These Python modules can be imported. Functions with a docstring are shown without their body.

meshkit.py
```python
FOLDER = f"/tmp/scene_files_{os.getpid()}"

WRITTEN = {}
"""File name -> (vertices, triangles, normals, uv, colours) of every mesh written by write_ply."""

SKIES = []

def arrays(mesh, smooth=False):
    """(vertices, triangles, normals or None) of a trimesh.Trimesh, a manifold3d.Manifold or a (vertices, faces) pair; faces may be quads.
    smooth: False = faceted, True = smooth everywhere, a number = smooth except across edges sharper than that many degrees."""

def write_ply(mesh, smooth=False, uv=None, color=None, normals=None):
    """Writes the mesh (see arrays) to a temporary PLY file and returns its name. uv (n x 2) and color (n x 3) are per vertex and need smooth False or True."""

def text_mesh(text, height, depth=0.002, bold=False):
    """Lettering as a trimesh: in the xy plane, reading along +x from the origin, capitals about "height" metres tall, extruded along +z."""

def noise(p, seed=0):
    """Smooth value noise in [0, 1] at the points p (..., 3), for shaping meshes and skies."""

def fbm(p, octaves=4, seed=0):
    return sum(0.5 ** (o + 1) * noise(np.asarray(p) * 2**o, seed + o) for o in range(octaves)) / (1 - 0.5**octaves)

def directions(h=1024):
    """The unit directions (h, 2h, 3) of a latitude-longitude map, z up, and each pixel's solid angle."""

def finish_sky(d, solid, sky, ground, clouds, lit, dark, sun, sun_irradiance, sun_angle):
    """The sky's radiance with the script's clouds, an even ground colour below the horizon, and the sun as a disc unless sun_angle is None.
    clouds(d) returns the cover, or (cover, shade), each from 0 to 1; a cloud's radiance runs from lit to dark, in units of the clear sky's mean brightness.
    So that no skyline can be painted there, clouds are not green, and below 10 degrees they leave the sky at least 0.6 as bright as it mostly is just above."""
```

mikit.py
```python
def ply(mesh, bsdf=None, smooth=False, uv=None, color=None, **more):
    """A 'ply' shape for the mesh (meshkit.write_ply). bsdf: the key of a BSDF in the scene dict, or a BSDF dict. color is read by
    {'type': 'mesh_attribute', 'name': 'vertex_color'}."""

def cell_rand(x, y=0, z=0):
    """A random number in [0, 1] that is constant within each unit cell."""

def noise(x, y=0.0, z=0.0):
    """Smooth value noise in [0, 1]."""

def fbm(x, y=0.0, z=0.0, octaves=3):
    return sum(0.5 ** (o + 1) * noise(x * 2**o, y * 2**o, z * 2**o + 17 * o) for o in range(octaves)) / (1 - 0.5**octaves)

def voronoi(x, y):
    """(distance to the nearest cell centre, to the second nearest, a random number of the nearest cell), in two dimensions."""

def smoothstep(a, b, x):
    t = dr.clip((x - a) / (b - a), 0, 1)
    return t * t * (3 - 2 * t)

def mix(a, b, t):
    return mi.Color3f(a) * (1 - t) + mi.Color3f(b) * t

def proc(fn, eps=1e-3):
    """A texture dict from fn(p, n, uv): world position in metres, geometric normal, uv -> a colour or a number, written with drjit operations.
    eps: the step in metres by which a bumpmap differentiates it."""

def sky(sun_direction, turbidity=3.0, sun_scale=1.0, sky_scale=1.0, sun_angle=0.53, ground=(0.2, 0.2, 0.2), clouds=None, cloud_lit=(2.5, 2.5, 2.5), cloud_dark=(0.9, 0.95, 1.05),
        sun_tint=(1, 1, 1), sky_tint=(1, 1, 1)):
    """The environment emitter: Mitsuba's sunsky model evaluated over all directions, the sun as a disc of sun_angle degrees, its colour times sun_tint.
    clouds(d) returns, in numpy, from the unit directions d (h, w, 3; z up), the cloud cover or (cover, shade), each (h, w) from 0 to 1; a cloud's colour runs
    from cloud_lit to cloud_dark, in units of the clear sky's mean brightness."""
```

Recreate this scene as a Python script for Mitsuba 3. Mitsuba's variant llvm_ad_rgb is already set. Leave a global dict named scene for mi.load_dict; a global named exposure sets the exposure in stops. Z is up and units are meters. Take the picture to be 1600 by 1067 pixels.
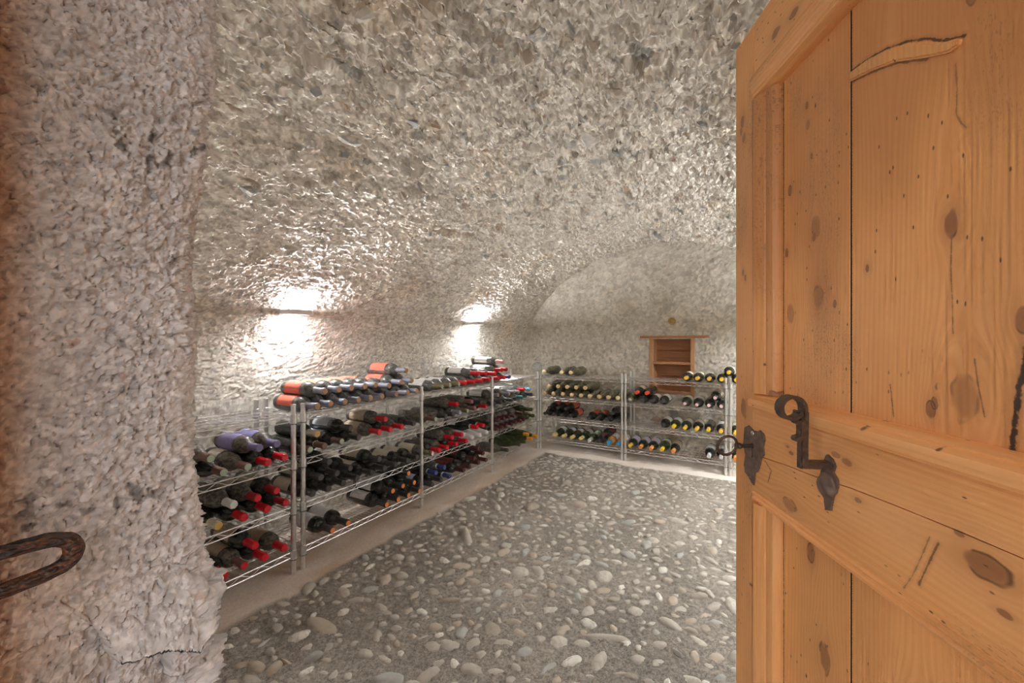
import math, random
import numpy as np, trimesh, drjit as dr, mitsuba as mi
import mikit, meshkit
from mikit import proc, noise, fbm, cell_rand, smoothstep, mix, voronoi
from scipy.interpolate import PchipInterpolator
from scipy.spatial import cKDTree
from shapely.geometry import Polygon, LineString
from shapely.ops import unary_union
from shapely import affinity

random.seed(7)
RNG = np.random.default_rng(11)
T = mi.ScalarTransform4f
scene, labels = {}, {}

# ------------------------------------------------------------------ camera, light, exposure
YAW = math.radians(30.24)          # the camera looks to the left of the cellar's long axis (+y)
CAM = (0.0, 0.0, 1.185)
CY, SY = math.cos(YAW), math.sin(YAW)
scene['camera'] = {'type': 'perspective', 'fov': 102.95, 'fov_axis': 'x', 'near_clip': 0.02, 'far_clip': 60.0,
                   'principal_point_offset_y': 0.0014,
                   'to_world': T().look_at(origin=list(CAM), target=[-SY, CY, CAM[2]], up=[0, 0, 1])}
DAYLIGHT = 1.45                    # overcast daylight that comes in through the open doorway
LAMP = 790.0                       # wall lamps, upper and lower openings
exposure = 0.54
scene['daylight'] = {'type': 'constant', 'radiance': {'type': 'rgb', 'value': [DAYLIGHT * 1.0, DAYLIGHT * 0.98, DAYLIGHT * 0.97]}}

# ------------------------------------------------------------------ helpers
COUNT = {}
def key_for(name, parent=None):
    base = f'{parent}__{name}' if parent else name
    n = COUNT.get(base, 0)
    COUNT[base] = n + 1
    return base if n == 0 else f'{base}_{n:03d}'

def thing(name, label, category=None, group=None, kind=None):
    k = key_for(name)
    d = {'label': label}
    if category: d['category'] = category
    if group: d['group'] = group
    if kind: d['kind'] = kind
    labels[k] = d
    return k

def part(parent, name, shape, label=None, kind=None, to_world=None, bsdf=None):
    k = key_for(name, parent)
    s = dict(shape)
    if to_world is not None: s['to_world'] = to_world
    if bsdf is not None: s['bsdf'] = {'type': 'ref', 'id': bsdf}
    scene[k] = s
    if label or kind:
        labels[k] = {}
        if label: labels[k]['label'] = label
        if kind: labels[k]['kind'] = kind
    return k

def single(name, shape, label=None, category=None, group=None, kind=None, to_world=None):
    k = key_for(name)
    s = dict(shape)
    if to_world is not None: s['to_world'] = to_world
    scene[k] = s
    d = {}
    if label: d['label'] = label
    if category: d['category'] = category
    if group: d['group'] = group
    if kind: d['kind'] = kind
    labels[k] = d
    return k

def rgb(c): return {'type': 'rgb', 'value': [float(x) for x in c]}
def mat(name, color, rough=0.5, metal=0.0, spec=0.5, coat=0.0):
    c = color if isinstance(color, dict) else rgb(color)
    b = {'type': 'principled', 'base_color': c, 'roughness': rough, 'metallic': metal, 'specular': spec}
    if coat: b['clearcoat'] = coat; b['clearcoat_gloss'] = 0.9
    scene[name] = {'type': 'twosided', 'bsdf': b}
    return name

def box(x0, x1, y0, y1, z0, z1, bevel=0.0):
    if bevel <= 0:
        m = trimesh.creation.box(extents=(x1 - x0, y1 - y0, z1 - z0))
        m.apply_translation(((x0 + x1) / 2, (y0 + y1) / 2, (z0 + z1) / 2))
        return m
    pts = []
    for a, b, c in ((bevel, bevel, 0), (bevel, 0, bevel), (0, bevel, bevel)):
        for X in (x0 + a, x1 - a):
            for Y in (y0 + b, y1 - b):
                for Z in (z0 + c, z1 - c):
                    pts.append((X, Y, Z))
    return trimesh.convex.convex_hull(np.array(pts))

def cat(ms): return trimesh.util.concatenate(ms)

def lathe(profile, n=24):
    """Surface of revolution about z of (r, z) points."""
    pr = np.array(profile, float)
    ang = np.linspace(0, 2 * np.pi, n, endpoint=False)
    v = np.stack([pr[:, None, 0] * np.cos(ang), pr[:, None, 0] * np.sin(ang), np.repeat(pr[:, 1:2], n, 1)], -1).reshape(-1, 3)
    f = []
    for i in range(len(pr) - 1):
        for j in range(n):
            a, b = i * n + j, i * n + (j + 1) % n
            f += [(a, b, b + n), (a, b + n, a + n)]
    m = trimesh.Trimesh(v, np.array(f), process=True)
    m.merge_vertices()
    m.update_faces(m.nondegenerate_faces())
    return m

def rods(segs, r, n=5):
    """Straight wires, one prism per (p, q)."""
    vs, fs, base = [], [], 0
    ang = np.linspace(0, 2 * np.pi, n, endpoint=False)
    for p, q in segs:
        p, q = np.array(p, float), np.array(q, float)
        d = q - p; L = np.linalg.norm(d)
        if L < 1e-9: continue
        d /= L
        a = np.cross(d, [0, 0, 1.0]) if abs(d[2]) < 0.9 else np.cross(d, [1.0, 0, 0])
        a /= np.linalg.norm(a); b = np.cross(d, a)
        ring = r * (np.cos(ang)[:, None] * a + np.sin(ang)[:, None] * b)
        vs += [p + ring, q + ring]
        for j in range(n):
            k = (j + 1) % n
            fs += [(base + j, base + k, base + n + k), (base + j, base + n + k, base + n + j)]
        for j in range(1, n - 1):
            fs += [(base, base + j + 1, base + j), (base + n, base + n + j, base + n + j + 1)]
        base += 2 * n
    return trimesh.Trimesh(np.vstack(vs), np.array(fs), process=False)

def tube(pts, radii, n=8, closed=False):
    """A tube along a smooth path."""
    P = np.array(pts, float); m = len(P)
    radii = np.full(m, radii) if np.isscalar(radii) else np.array(radii)
    if closed: tan = np.roll(P, -1, 0) - np.roll(P, 1, 0)
    else: tan = np.gradient(P, axis=0)
    tan /= np.linalg.norm(tan, axis=1, keepdims=True)
    a = np.cross(tan[0], [0, 0, 1.0]) if abs(tan[0][2]) < 0.9 else np.cross(tan[0], [1.0, 0, 0])
    vs = []; ang = np.linspace(0, 2 * np.pi, n, endpoint=False)
    for i in range(m):
        a = a - tan[i] * (a @ tan[i]); a /= np.linalg.norm(a); b = np.cross(tan[i], a)
        vs.append(P[i] + radii[i] * (np.cos(ang)[:, None] * a + np.sin(ang)[:, None] * b))
    f = []
    for i in range(m if closed else m - 1):
        i2 = (i + 1) % m
        for j in range(n):
            k = (j + 1) % n
            f += [(i * n + j, i * n + k, i2 * n + k), (i * n + j, i2 * n + k, i2 * n + j)]
    if not closed:
        for j in range(1, n - 1):
            f += [(0, j + 1, j), ((m - 1) * n, (m - 1) * n + j, (m - 1) * n + j + 1)]
    return trimesh.Trimesh(np.vstack(vs), np.array(f), process=False)

def extrude(poly, h):
    gs = getattr(poly, 'geoms', [poly])
    return cat([trimesh.creation.extrude_polygon(g, h, engine='earcut') for g in gs])

def grid_faces(nu, nv, keep=None):
    i, j = np.meshgrid(np.arange(nu - 1), np.arange(nv - 1), indexing='ij')
    a = (i * nv + j)
    q = np.stack([a, a + nv, a + nv + 1, a + 1], -1)
    q = q[keep] if keep is not None else q.reshape(-1, 4)
    return np.vstack([q[:, [0, 1, 2]], q[:, [0, 2, 3]]])

mn = meshkit.noise; mf = meshkit.fbm
def ridged(p, seed): return 1 - np.abs(2 * mn(p, seed) - 1)

def chips(A, Y, spacing, stretch, tilt, step, seed):
    """Flat chips like split stone in a rough surface: each point takes the small plane of its nearest seed. Returns height, chip number, distance to the second seed."""
    r = np.random.default_rng(seed)
    a0, a1, y0, y1 = A.min() - spacing, A.max() + spacing, (Y.min()) / stretch - spacing, Y.max() / stretch + spacing
    n = int((a1 - a0) * (y1 - y0) / spacing ** 2) + 4
    S = np.stack([r.uniform(a0, a1, n), r.uniform(y0, y1, n)], 1)
    w = 0.35 * spacing
    q = np.stack([A + w * (mn(np.stack([A, Y, A * 0], -1) / spacing * 1.7, seed) - 0.5), Y / stretch + w * (mn(np.stack([A, Y, A * 0], -1) / spacing * 1.7, seed + 5) - 0.5)], 1)
    d, i = cKDTree(S).query(q, k=2)
    rel = q - S[i[:, 0]]
    gx, gy = r.normal(0, tilt, n), r.normal(0, tilt, n)
    h0 = r.uniform(-1, 1, n) * step
    return h0[i[:, 0]] + gx[i[:, 0]] * rel[:, 0] + gy[i[:, 0]] * rel[:, 1], i[:, 0], d[:, 1] - d[:, 0]

# ------------------------------------------------------------------ setting: plaster, walls, vault, floor
VC = {'type': 'mesh_attribute', 'name': 'vertex_color'}
def grain_fn(p, n, uv): return 0.6 * noise(p.x * 230, p.y * 230, p.z * 230) + 0.4 * noise(p.x * 480, p.y * 480, p.z * 480)
scene['plaster'] = {'type': 'twosided', 'bsdf': {'type': 'bumpmap', 'grain': proc(grain_fn, 1e-3), 'scale': 0.0042,
                    'bsdf': {'type': 'diffuse', 'reflectance': VC}}}
scene['plaster_fine'] = {'type': 'twosided', 'bsdf': {'type': 'bumpmap', 'grain': proc(lambda p, n, uv: noise(p.x * 620, p.y * 620, p.z * 620), 5e-4), 'scale': 0.0011,
                    'bsdf': {'type': 'diffuse', 'reflectance': VC}}}

PLASTER = np.array([0.82, 0.765, 0.69])
STONES = np.array([[0.36, 0.34, 0.31], [0.42, 0.35, 0.28], [0.30, 0.30, 0.29], [0.46, 0.42, 0.37], [0.38, 0.27, 0.19], [0.50, 0.47, 0.43]])

def rough_plaster(P, A, Y, stone, seed, amp=1.0):
    """Displacement along the normal and colour of roughcast with stone chips; stone (0..1) says how much of the chips shows."""
    q = np.stack([A, Y * 0.55, A * 0 + seed], -1)
    d = 0.050 * (mf(P * 1.9, 3, seed) - 0.5) + 0.026 * (mf(q * 8, 3, seed + 1) - 0.5)
    h1, i1, e1 = chips(A, Y, 0.062, 2.0, 0.22, 0.010, seed + 2)
    h2, i2, e2 = chips(A, Y, 0.022, 1.9, 0.36, 0.0048, seed + 3)
    h3, i3, e3 = chips(A, Y, 0.0105, 1.4, 0.50, 0.0034, seed + 4)
    gate = np.clip((mf(q * 5, 2, seed + 6) - 0.42) * 5, 0, 1) * stone
    d = d + gate * h1 + (0.45 + 0.55 * stone) * h2 + 0.9 * h3
    d = d + 0.007 * (ridged(q * 34, seed + 7) - 0.5) + 0.006 * (mn(q * 95, seed + 8) - 0.5)
    tone = 0.90 + 0.20 * (mf(P * 2.3, 3, seed + 9) - 0.5) + 0.22 * (mn(P * 45, seed + 10) - 0.5) + 0.36 * (mn(P * 110, seed + 14) - 0.5)
    rt = np.random.default_rng(seed + 20)
    tone = tone + 0.32 * (rt.random(400000)[i2] - 0.5) + 0.40 * (rt.random(900000)[i3] - 0.5)
    col = PLASTER * tone[:, None]
    crumb = (rt.random(900000)[i3] < 0.13)[:, None]
    col = col * (1 - 0.45 * crumb) + 0.45 * crumb * np.array([0.34, 0.27, 0.20])
    warm = np.clip((mf(P * 3.1, 3, seed + 13) - 0.55) * 4, 0, 1)[:, None]
    col = col * (1 - warm * np.array([0.04, 0.09, 0.15]))
    r = np.random.default_rng(seed + 11)
    pick = r.random(200000)[i1]; which = r.integers(0, len(STONES), 200000)[i1]
    w = ((pick < 0.22) & (e1 > 0.016)) * gate
    pick2 = r.random(400000)[i2]; which2 = r.integers(0, len(STONES), 400000)[i2]
    w2 = ((pick2 < 0.10) & (e2 > 0.003)) * (0.25 + 0.75 * stone)
    col = col * (1 - 0.75 * w[:, None]) + 0.75 * w[:, None] * STONES[which]
    col = col * (1 - 0.7 * w2[:, None]) + 0.7 * w2[:, None] * STONES[which2]
    return d * amp, col

def displaced(P, N, d, col, nu, nv):
    return P + N * d[:, None], col

# barrel vault: section in (x, z), mirrored about x = -0.85
XC, Y_BACK, Y_NEAR = -0.85, 4.46, 0.20
half = [(-2.455, -0.05), (-2.452, 0.5), (-2.45, 0.9), (-2.44, 1.14), (-2.372, 1.35), (-2.225, 1.544), (-2.09, 1.708), (-1.885, 1.884), (-1.74, 1.965), (-1.51, 2.083), (-1.25, 2.155), (-1.01, 2.192), (XC, 2.20)]
sec = np.array(half + [(2 * XC - x, z) for x, z in half[-2::-1]])
arc = np.concatenate([[0], np.cumsum(np.linalg.norm(np.diff(sec, axis=0), axis=1))])
fx, fz = PchipInterpolator(arc, sec[:, 0]), PchipInterpolator(arc, sec[:, 1])
a_seen = np.interp(0.12, sec[:, 0], arc) if False else arc[len(half) - 1] + 1.05
a_all = np.concatenate([np.arange(0, 0.9, 0.012), np.arange(0.9, a_seen, 0.0052), np.arange(a_seen, arc[-1] - 1.2, 0.014), np.arange(arc[-1] - 1.2, arc[-1], 0.03)])
ys = [Y_NEAR]
while ys[-1] < Y_BACK + 0.06:
    ys.append(ys[-1] + (0.009 if ys[-1] < 0.55 else 0.0050 if ys[-1] < 1.7 else 0.0050 + (ys[-1] - 1.7) * 0.0016))
ys = np.array(ys)
def vault_point(a):
    x, z = fx(a), fz(a)
    tx, tz = fx(a, 1), fz(a, 1)
    L = np.hypot(tx, tz)
    return x, z, tz / L, -tx / L           # position and the normal that points into the room
AA, YY = np.meshgrid(a_all, ys, indexing='ij')
AA, YY = AA.ravel(), YY.ravel()
vx, vz, nx_, nz_ = vault_point(AA)
P = np.stack([vx, YY, vz], 1); N = np.stack([nx_, 0 * nx_, nz_], 1)
stone = np.clip((vz - 1.30) / 0.75, 0, 1) * (0.6 + 0.4 * np.clip((vx + 2.0) / 0.8, 0, 1))
dv, cv = rough_plaster(P, AA, YY, stone, 100)
dv = dv * (0.36 + 0.50 * np.clip((vz - 1.30) / 0.75, 0, 1) + 0.34 * stone)
PV = P + N * dv[:, None]
def vault_height(a, y):
    """The displaced surface point nearest to the parameters (a, y), and the normal there."""
    i = np.searchsorted(a_all, a); j = np.searchsorted(ys, y)
    k = min(i, len(a_all) - 1) * len(ys) + min(j, len(ys) - 1)
    return PV[k], N[k]
i_l = int(np.searchsorted(a_all, arc[4])); i_r = int(np.searchsorted(a_all, arc[-1] - arc[4]))
ny = len(ys)
def vault_strip(i0, i1):
    s = slice(i0 * ny, (i1 + 1) * ny)
    return mikit.ply((PV[s], grid_faces(i1 - i0 + 1, ny)), 'plaster', smooth=True, color=np.clip(cv[s], 0, 1))
single('wall_left', vault_strip(0, i_l), 'rough whitewashed plaster wall on the left behind the wire racks', kind='structure')
ceil = single('ceiling', vault_strip(i_l, i_r), 'rough plastered barrel vault with stone chips showing', kind='structure')
single('wall_right', vault_strip(i_r, len(a_all) - 1), 'plaster wall on the right behind the open door', kind='structure')

# stones that stand proud of the vault, each a part of it
for i, c in enumerate(STONES):
    def stone_fn(p, n, uv, c=[float(q) for q in c]):
        k = 0.95 + 0.5 * (fbm(p.x * 60, p.y * 60, p.z * 60, octaves=3) - 0.5)
        lime = smoothstep(0.50, 0.68, fbm(p.x * 38 + 5, p.y * 38, p.z * 38, octaves=3))
        return mix((c[0] * k * 1.15, c[1] * k * 1.15, c[2] * k * 1.15), (0.70, 0.65, 0.575), 0.8 * lime)
    mat(f'stone_{i}', proc(stone_fn), 0.85, spec=0.3)
r = np.random.default_rng(5)
a_crown = arc[len(half) - 1]
def chip_mesh(rs, L, W, H):
    p = rs.normal(size=(13, 3)); p /= np.linalg.norm(p, axis=1, keepdims=True)
    p *= rs.uniform(0.75, 1.1, (13, 1))
    return trimesh.convex.convex_hull(p * np.array([L, W, H]) / 2)
chip_shapes = [[mikit.ply(chip_mesh(r, 1, 1, 1), f'stone_{i}') for i in range(len(STONES))] for _ in range(8)]
placed = []
tries = 0
while len(placed) < 285 and tries < 9000:
    tries += 1
    a = a_crown + r.normal(-0.25, 0.55); y = r.uniform(0.75, 4.35)
    if not (arc[5] < a < a_crown + 0.95): continue
    big = r.random() < 0.25
    if len(placed) < 75:
        a, y, big = a_crown - 0.27 + r.normal(0, 0.26), 1.90 + r.normal(0, 0.36), r.random() < 0.6
    L = r.uniform(0.07, 0.15) if big else r.uniform(0.03, 0.07)
    if any(abs(a - b) < 0.6 * (L + l) * 0.6 and abs(y - c) < 0.6 * (L + l) for b, c, l in placed): continue
    if len(placed) >= 75 and mn(np.array([[a * 1.6, y * 1.1, 3.3]]), 9)[0] < 0.42: continue
    placed.append((a, y, L))
    p, n = vault_height(a, y)
    W, H = L * r.uniform(0.35, 0.7), r.uniform(0.020, 0.034) + 0.10 * L
    t = np.array([n[2], 0, -n[0]]); w = np.array([0, 1.0, 0])
    ang = r.normal(0, 0.45); e1 = np.cos(ang) * w + np.sin(ang) * t; e2 = np.cross(n, e1)
    tilt = r.normal(0, 0.22); e1t = np.cos(tilt) * e1 + np.sin(tilt) * n; n2 = np.cross(e1t, e2)
    M = np.eye(4); M[:3, 0] = e1t * L; M[:3, 1] = e2 * W; M[:3, 2] = n2 * H; M[:3, 3] = p + n * 0.20 * H
    part(ceil, 'stone', chip_shapes[r.integers(8)][r.choice(len(STONES), p=[.27, .16, .17, .2, .06, .14])], to_world=T(M.tolist()))

# back wall with the niche left open
NX0, NX1, NZ0, NZ1 = -0.875, -0.515, 0.665, 1.20
gx = np.arange(-2.56, 0.92, 0.0088); gz = np.arange(-0.05, 2.34, 0.0088)
gx = np.sort(np.append(gx[(np.abs(gx - NX0) > .005) & (np.abs(gx - NX1) > .005)], [NX0, NX1])); gz = np.sort(np.append(gz[(np.abs(gz - NZ0) > .005) & (np.abs(gz - NZ1) > .005)], [NZ0, NZ1]))
XX, ZZ = [m.ravel() for m in np.meshgrid(gx, gz, indexing='ij')]
P = np.stack([XX, XX * 0 + Y_BACK, ZZ], 1)
q = np.stack([XX, ZZ, XX * 0], -1)
low = np.clip((0.95 - ZZ) / 0.5, 0, 1)
d = 0.035 * (mf(P * 2.2, 3, 31) - 0.5) + 0.016 * (mf(q * 11, 3, 32) - 0.5)
h1, i1, e1 = chips(XX, ZZ, 0.09, 1.0, 0.22, 0.012, 33); h2, i2, e2 = chips(XX, ZZ, 0.028, 1.0, 0.3, 0.0045, 34)
d += low * h1 * np.clip((mf(q * 4, 2, 35) - 0.4) * 5, 0, 1) + 0.7 * h2 + 0.007 * (ridged(q * 38, 36) - 0.5) + 0.005 * (mn(q * 80, 37) - 0.5)
tone = 0.90 + 0.30 * (mf(P * 3, 3, 38) - 0.5) + 0.22 * (mf(P * 14, 2, 40) - 0.5) + 0.30 * (mn(P * 75, 41) - 0.5)
rt = np.random.default_rng(44)
tone = tone + 0.34 * (rt.random(200000)[i2] - 0.5)
stain = np.clip((mf(P * 2.6 + 7, 4, 39) - 0.54) * 5, 0, 1)[:, None]
col = np.array([0.67, 0.615, 0.535]) * tone[:, None] * (1 - stain * np.array([0.20, 0.24, 0.30]))
rr = np.random.default_rng(3); w = ((rr.random(90000)[i1] < 0.3) & (e1 > 0.01)) * low * 0.7
col = col * (1 - w[:, None]) + w[:, None] * STONES[rr.integers(0, 6, 90000)[i1]]
near_niche = np.clip(np.maximum(np.maximum(NX0 - XX, XX - NX1), np.maximum(NZ0 - ZZ, ZZ - NZ1)) / 0.05, 0, 1)
d = d * near_niche
P[:, 1] -= d
cells_x, cells_z = (gx[:-1] + gx[1:]) / 2, (gz[:-1] + gz[1:]) / 2
keep = ~(((cells_x > NX0) & (cells_x < NX1))[:, None] & ((cells_z > NZ0) & (cells_z < NZ1))[None])
wall_back = single('wall_back', mikit.ply((P, grid_faces(len(gx), len(gz), keep)), 'plaster', smooth=True, color=np.clip(col, 0, 1)),
                   'grey roughcast end wall under the vault behind the two far racks', kind='structure')

# the near wall: its left reveal fills the left of the picture
XJ = -0.62
corner = PchipInterpolator([-0.1, 0.6, 0.73, 0.83, 0.875, 0.915, 0.957, 1.06, 1.16, 1.27, 1.34, 1.47, 1.53, 1.64, 1.9],
                           [0.275, 0.270, 0.266, 0.268, 0.270, 0.266, 0.262, 0.257, 0.255, 0.258, 0.267, 0.276, 0.284, 0.285, 0.285])
zs = np.concatenate([np.arange(-0.05, 0.66, 0.02), np.arange(0.66, 1.72, 0.00135), np.arange(1.72, 1.85, 0.01)])
R = 0.03
reveal = np.concatenate([np.arange(0.62, 0.24, -0.02), np.arange(0.24, 0, -0.0013)])
bend = np.linspace(0, np.pi / 2, 22)
inner = np.concatenate([np.arange(0.003, 0.06, 0.004), np.arange(0.06, 1.9, 0.04)])
rows = [(-R - e, 0, (1, 0)) for e in reveal] + [(-R + R * math.sin(t), -R + R * math.cos(t), (math.cos(t), math.sin(t))) for t in bend] + [(0.0, -R - e, (0, 1)) for e in inner]
rows = np.array([(a, b, n[0], n[1]) for a, b, n in rows])
S_ = np.concatenate([[0], np.cumsum(np.linalg.norm(np.diff(rows[:, :2], axis=0), axis=1))])
I, J = [m.ravel() for m in np.meshgrid(np.arange(len(rows)), np.arange(len(zs)), indexing='ij')]
Z = zs[J]; P = np.stack([XJ + rows[I, 1], corner(Z) + rows[I, 0], Z], 1); N = np.stack([rows[I, 2], rows[I, 3], 0 * Z], 1)
q = np.stack([S_[I], Z, Z * 0], -1)
d = 0.016 * (mf(q * 6, 2, 51) - 0.5) + 0.0085 * (mf(q * 20, 3, 52) - 0.5) + 0.0050 * (mf(q * 62, 2, 53) - 0.5) * (0.4 + 1.0 * mf(q * 9, 2, 57))
h2, i2, e2 = chips(S_[I], Z, 0.0085, 1.2, 0.26, 0.0009, 54); h3, i3, e3 = chips(S_[I], Z, 0.0042, 1.2, 0.38, 0.0007, 55)
d += (0.3 + 1.5 * mf(q * 8, 2, 58)) * h2 + 1.3 * h3 + 0.0030 * (mn(q * 200, 56) - 0.5) + 0.0012 * (mn(q * 360, 60) - 0.5)
foot = np.exp(-((Z - 0.80) / 0.10) ** 2) * np.exp(-((P[:, 1] - 0.24) / 0.07) ** 2)
slab, si, se = chips(S_[I], Z, 0.07, 0.8, 0.30, 0.008, 59)
d += 0.016 * foot + 1.1 * slab * np.clip((0.93 - Z) / 0.1, 0, 1)
pit = np.clip((mf(q * 55, 2, 61) - 0.66) * 8, 0, 1) * np.clip((mf(q * 5, 2, 62) - 0.58) * 6, 0, 1)
d -= 0.007 * pit
tone = 0.94 + 0.26 * (mf(q * 9, 3, 63) - 0.5) + 0.22 * (mn(q * 120, 64) - 0.5) + 0.22 * (mn(q * 300, 68) - 0.5)
col = np.array([0.755, 0.735, 0.73]) * tone[:, None]
rr = np.random.default_rng(8); tone3 = 0.38 * (rr.random(2000000)[i3] - 0.5); col = col * (1 + tone3[:, None]); w = ((rr.random(300000)[i2] < 0.05) & (e2 > 0.002)) * 0.6
col = col * (1 - w[:, None]) + w[:, None] * np.array([[.75, .68, .62], [.36, .31, .27], [.55, .40, .33], [.42, .40, .38]])[rr.integers(0, 4, 300000)[i2]]
earth = (np.clip((0.185 - P[:, 1]) / 0.11, 0, 1) * np.clip((1.25 - Z) / 0.3, 0.12, 1) * np.clip((mf(q * 11, 3, 65) - 0.25) * 3, 0, 1))[:, None]  # wide warm fade: bounce off the timber post painted into the plaster
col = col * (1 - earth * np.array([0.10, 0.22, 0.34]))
post_bounce = (np.clip((0.116 + 0.02 * (mf(q * 8, 3, 69) - 0.5) - P[:, 1]) / 0.030, 0, 1) * (0.55 + 0.45 * mf(q * 14, 3, 70)))[:, None]  # orange bounce of the timber post, painted into the plaster colour
col = col * (1 - post_bounce) + post_bounce * np.array([0.56, 0.30, 0.15]) * tone[:, None]
soot = (np.clip((mf(q * np.array([110, 70, 1]), 3, 66) - 0.62) * 14, 0, 1) * np.clip((mf(q * 7 + 3, 2, 67) - 0.70) * 9, 0, 1))[:, None]
col = col * (1 - 0.75 * soot)
P = P + N * d[:, None]
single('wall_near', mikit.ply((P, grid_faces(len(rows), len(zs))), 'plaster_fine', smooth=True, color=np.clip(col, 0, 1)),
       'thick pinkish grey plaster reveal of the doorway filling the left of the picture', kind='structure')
mat('plain_plaster', (0.55, 0.51, 0.46), 0.9, spec=0.2)
single('wall_near_above', mikit.ply(box(-2.7, 1.0, -0.36, 0.235, 1.80, 2.42), 'plain_plaster'), 'plastered wall above the doorway', kind='structure')
single('wall_near_right', mikit.ply(box(0.44, 1.0, -0.36, 0.235, -0.05, 1.82), 'plain_plaster'), 'plastered wall at the hinge side of the doorway', kind='structure')
single('wall_near_core', mikit.ply(box(-2.7, XJ - 0.06, -0.36, 0.18, -0.05, 1.82), 'plain_plaster'), 'thickness of the near wall', kind='structure')

# floor: a smooth earth strip along the racks, cobbles bedded in grit elsewhere
def margin_np(x, y):
    p = np.stack([x, y, x * 0], -1)
    return np.minimum(x + 1.855, 3.90 - y) + 0.09 * (mf(p * 4.5, 3, 71) - 0.5)
def floor_color(p, n, uv):
    m = dr.minimum(p.x + 1.855, 3.90 - p.y) + 0.10 * (fbm(p.x * 5, p.y * 5, 3.1, octaves=3) - 0.5)
    g = cell_rand(p.x * 260, p.y * 260, 1)
    g2 = noise(p.x * 120, p.y * 120, 5)
    grit = mix((0.115, 0.101, 0.085), (0.38, 0.335, 0.285), dr.clip(0.55 * g + 0.5 * g2 - 0.05, 0, 1)) * (0.72 + 0.5 * fbm(p.x * 3, p.y * 3, 7, octaves=3))
    e = fbm(p.x * 4, p.y * 2.2, 9, octaves=4)
    earth = mix((0.50, 0.39, 0.31), (0.66, 0.57, 0.50), smoothstep(0.25, 0.75, e))
    earth = mix(earth, (0.52, 0.36, 0.24), 0.6 * smoothstep(0.52, 0.75, fbm(p.x * 7 + 3, p.y * 3, 2, octaves=3)))
    pale = smoothstep(3.45, 3.85, p.y)
    earth = mix(earth, (0.68, 0.62, 0.56), 0.7 * pale)
    earth = earth * (0.92 + 0.16 * noise(p.x * 150, p.y * 150))
    return mix(earth, grit, smoothstep(-0.018, 0.03, m))
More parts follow.
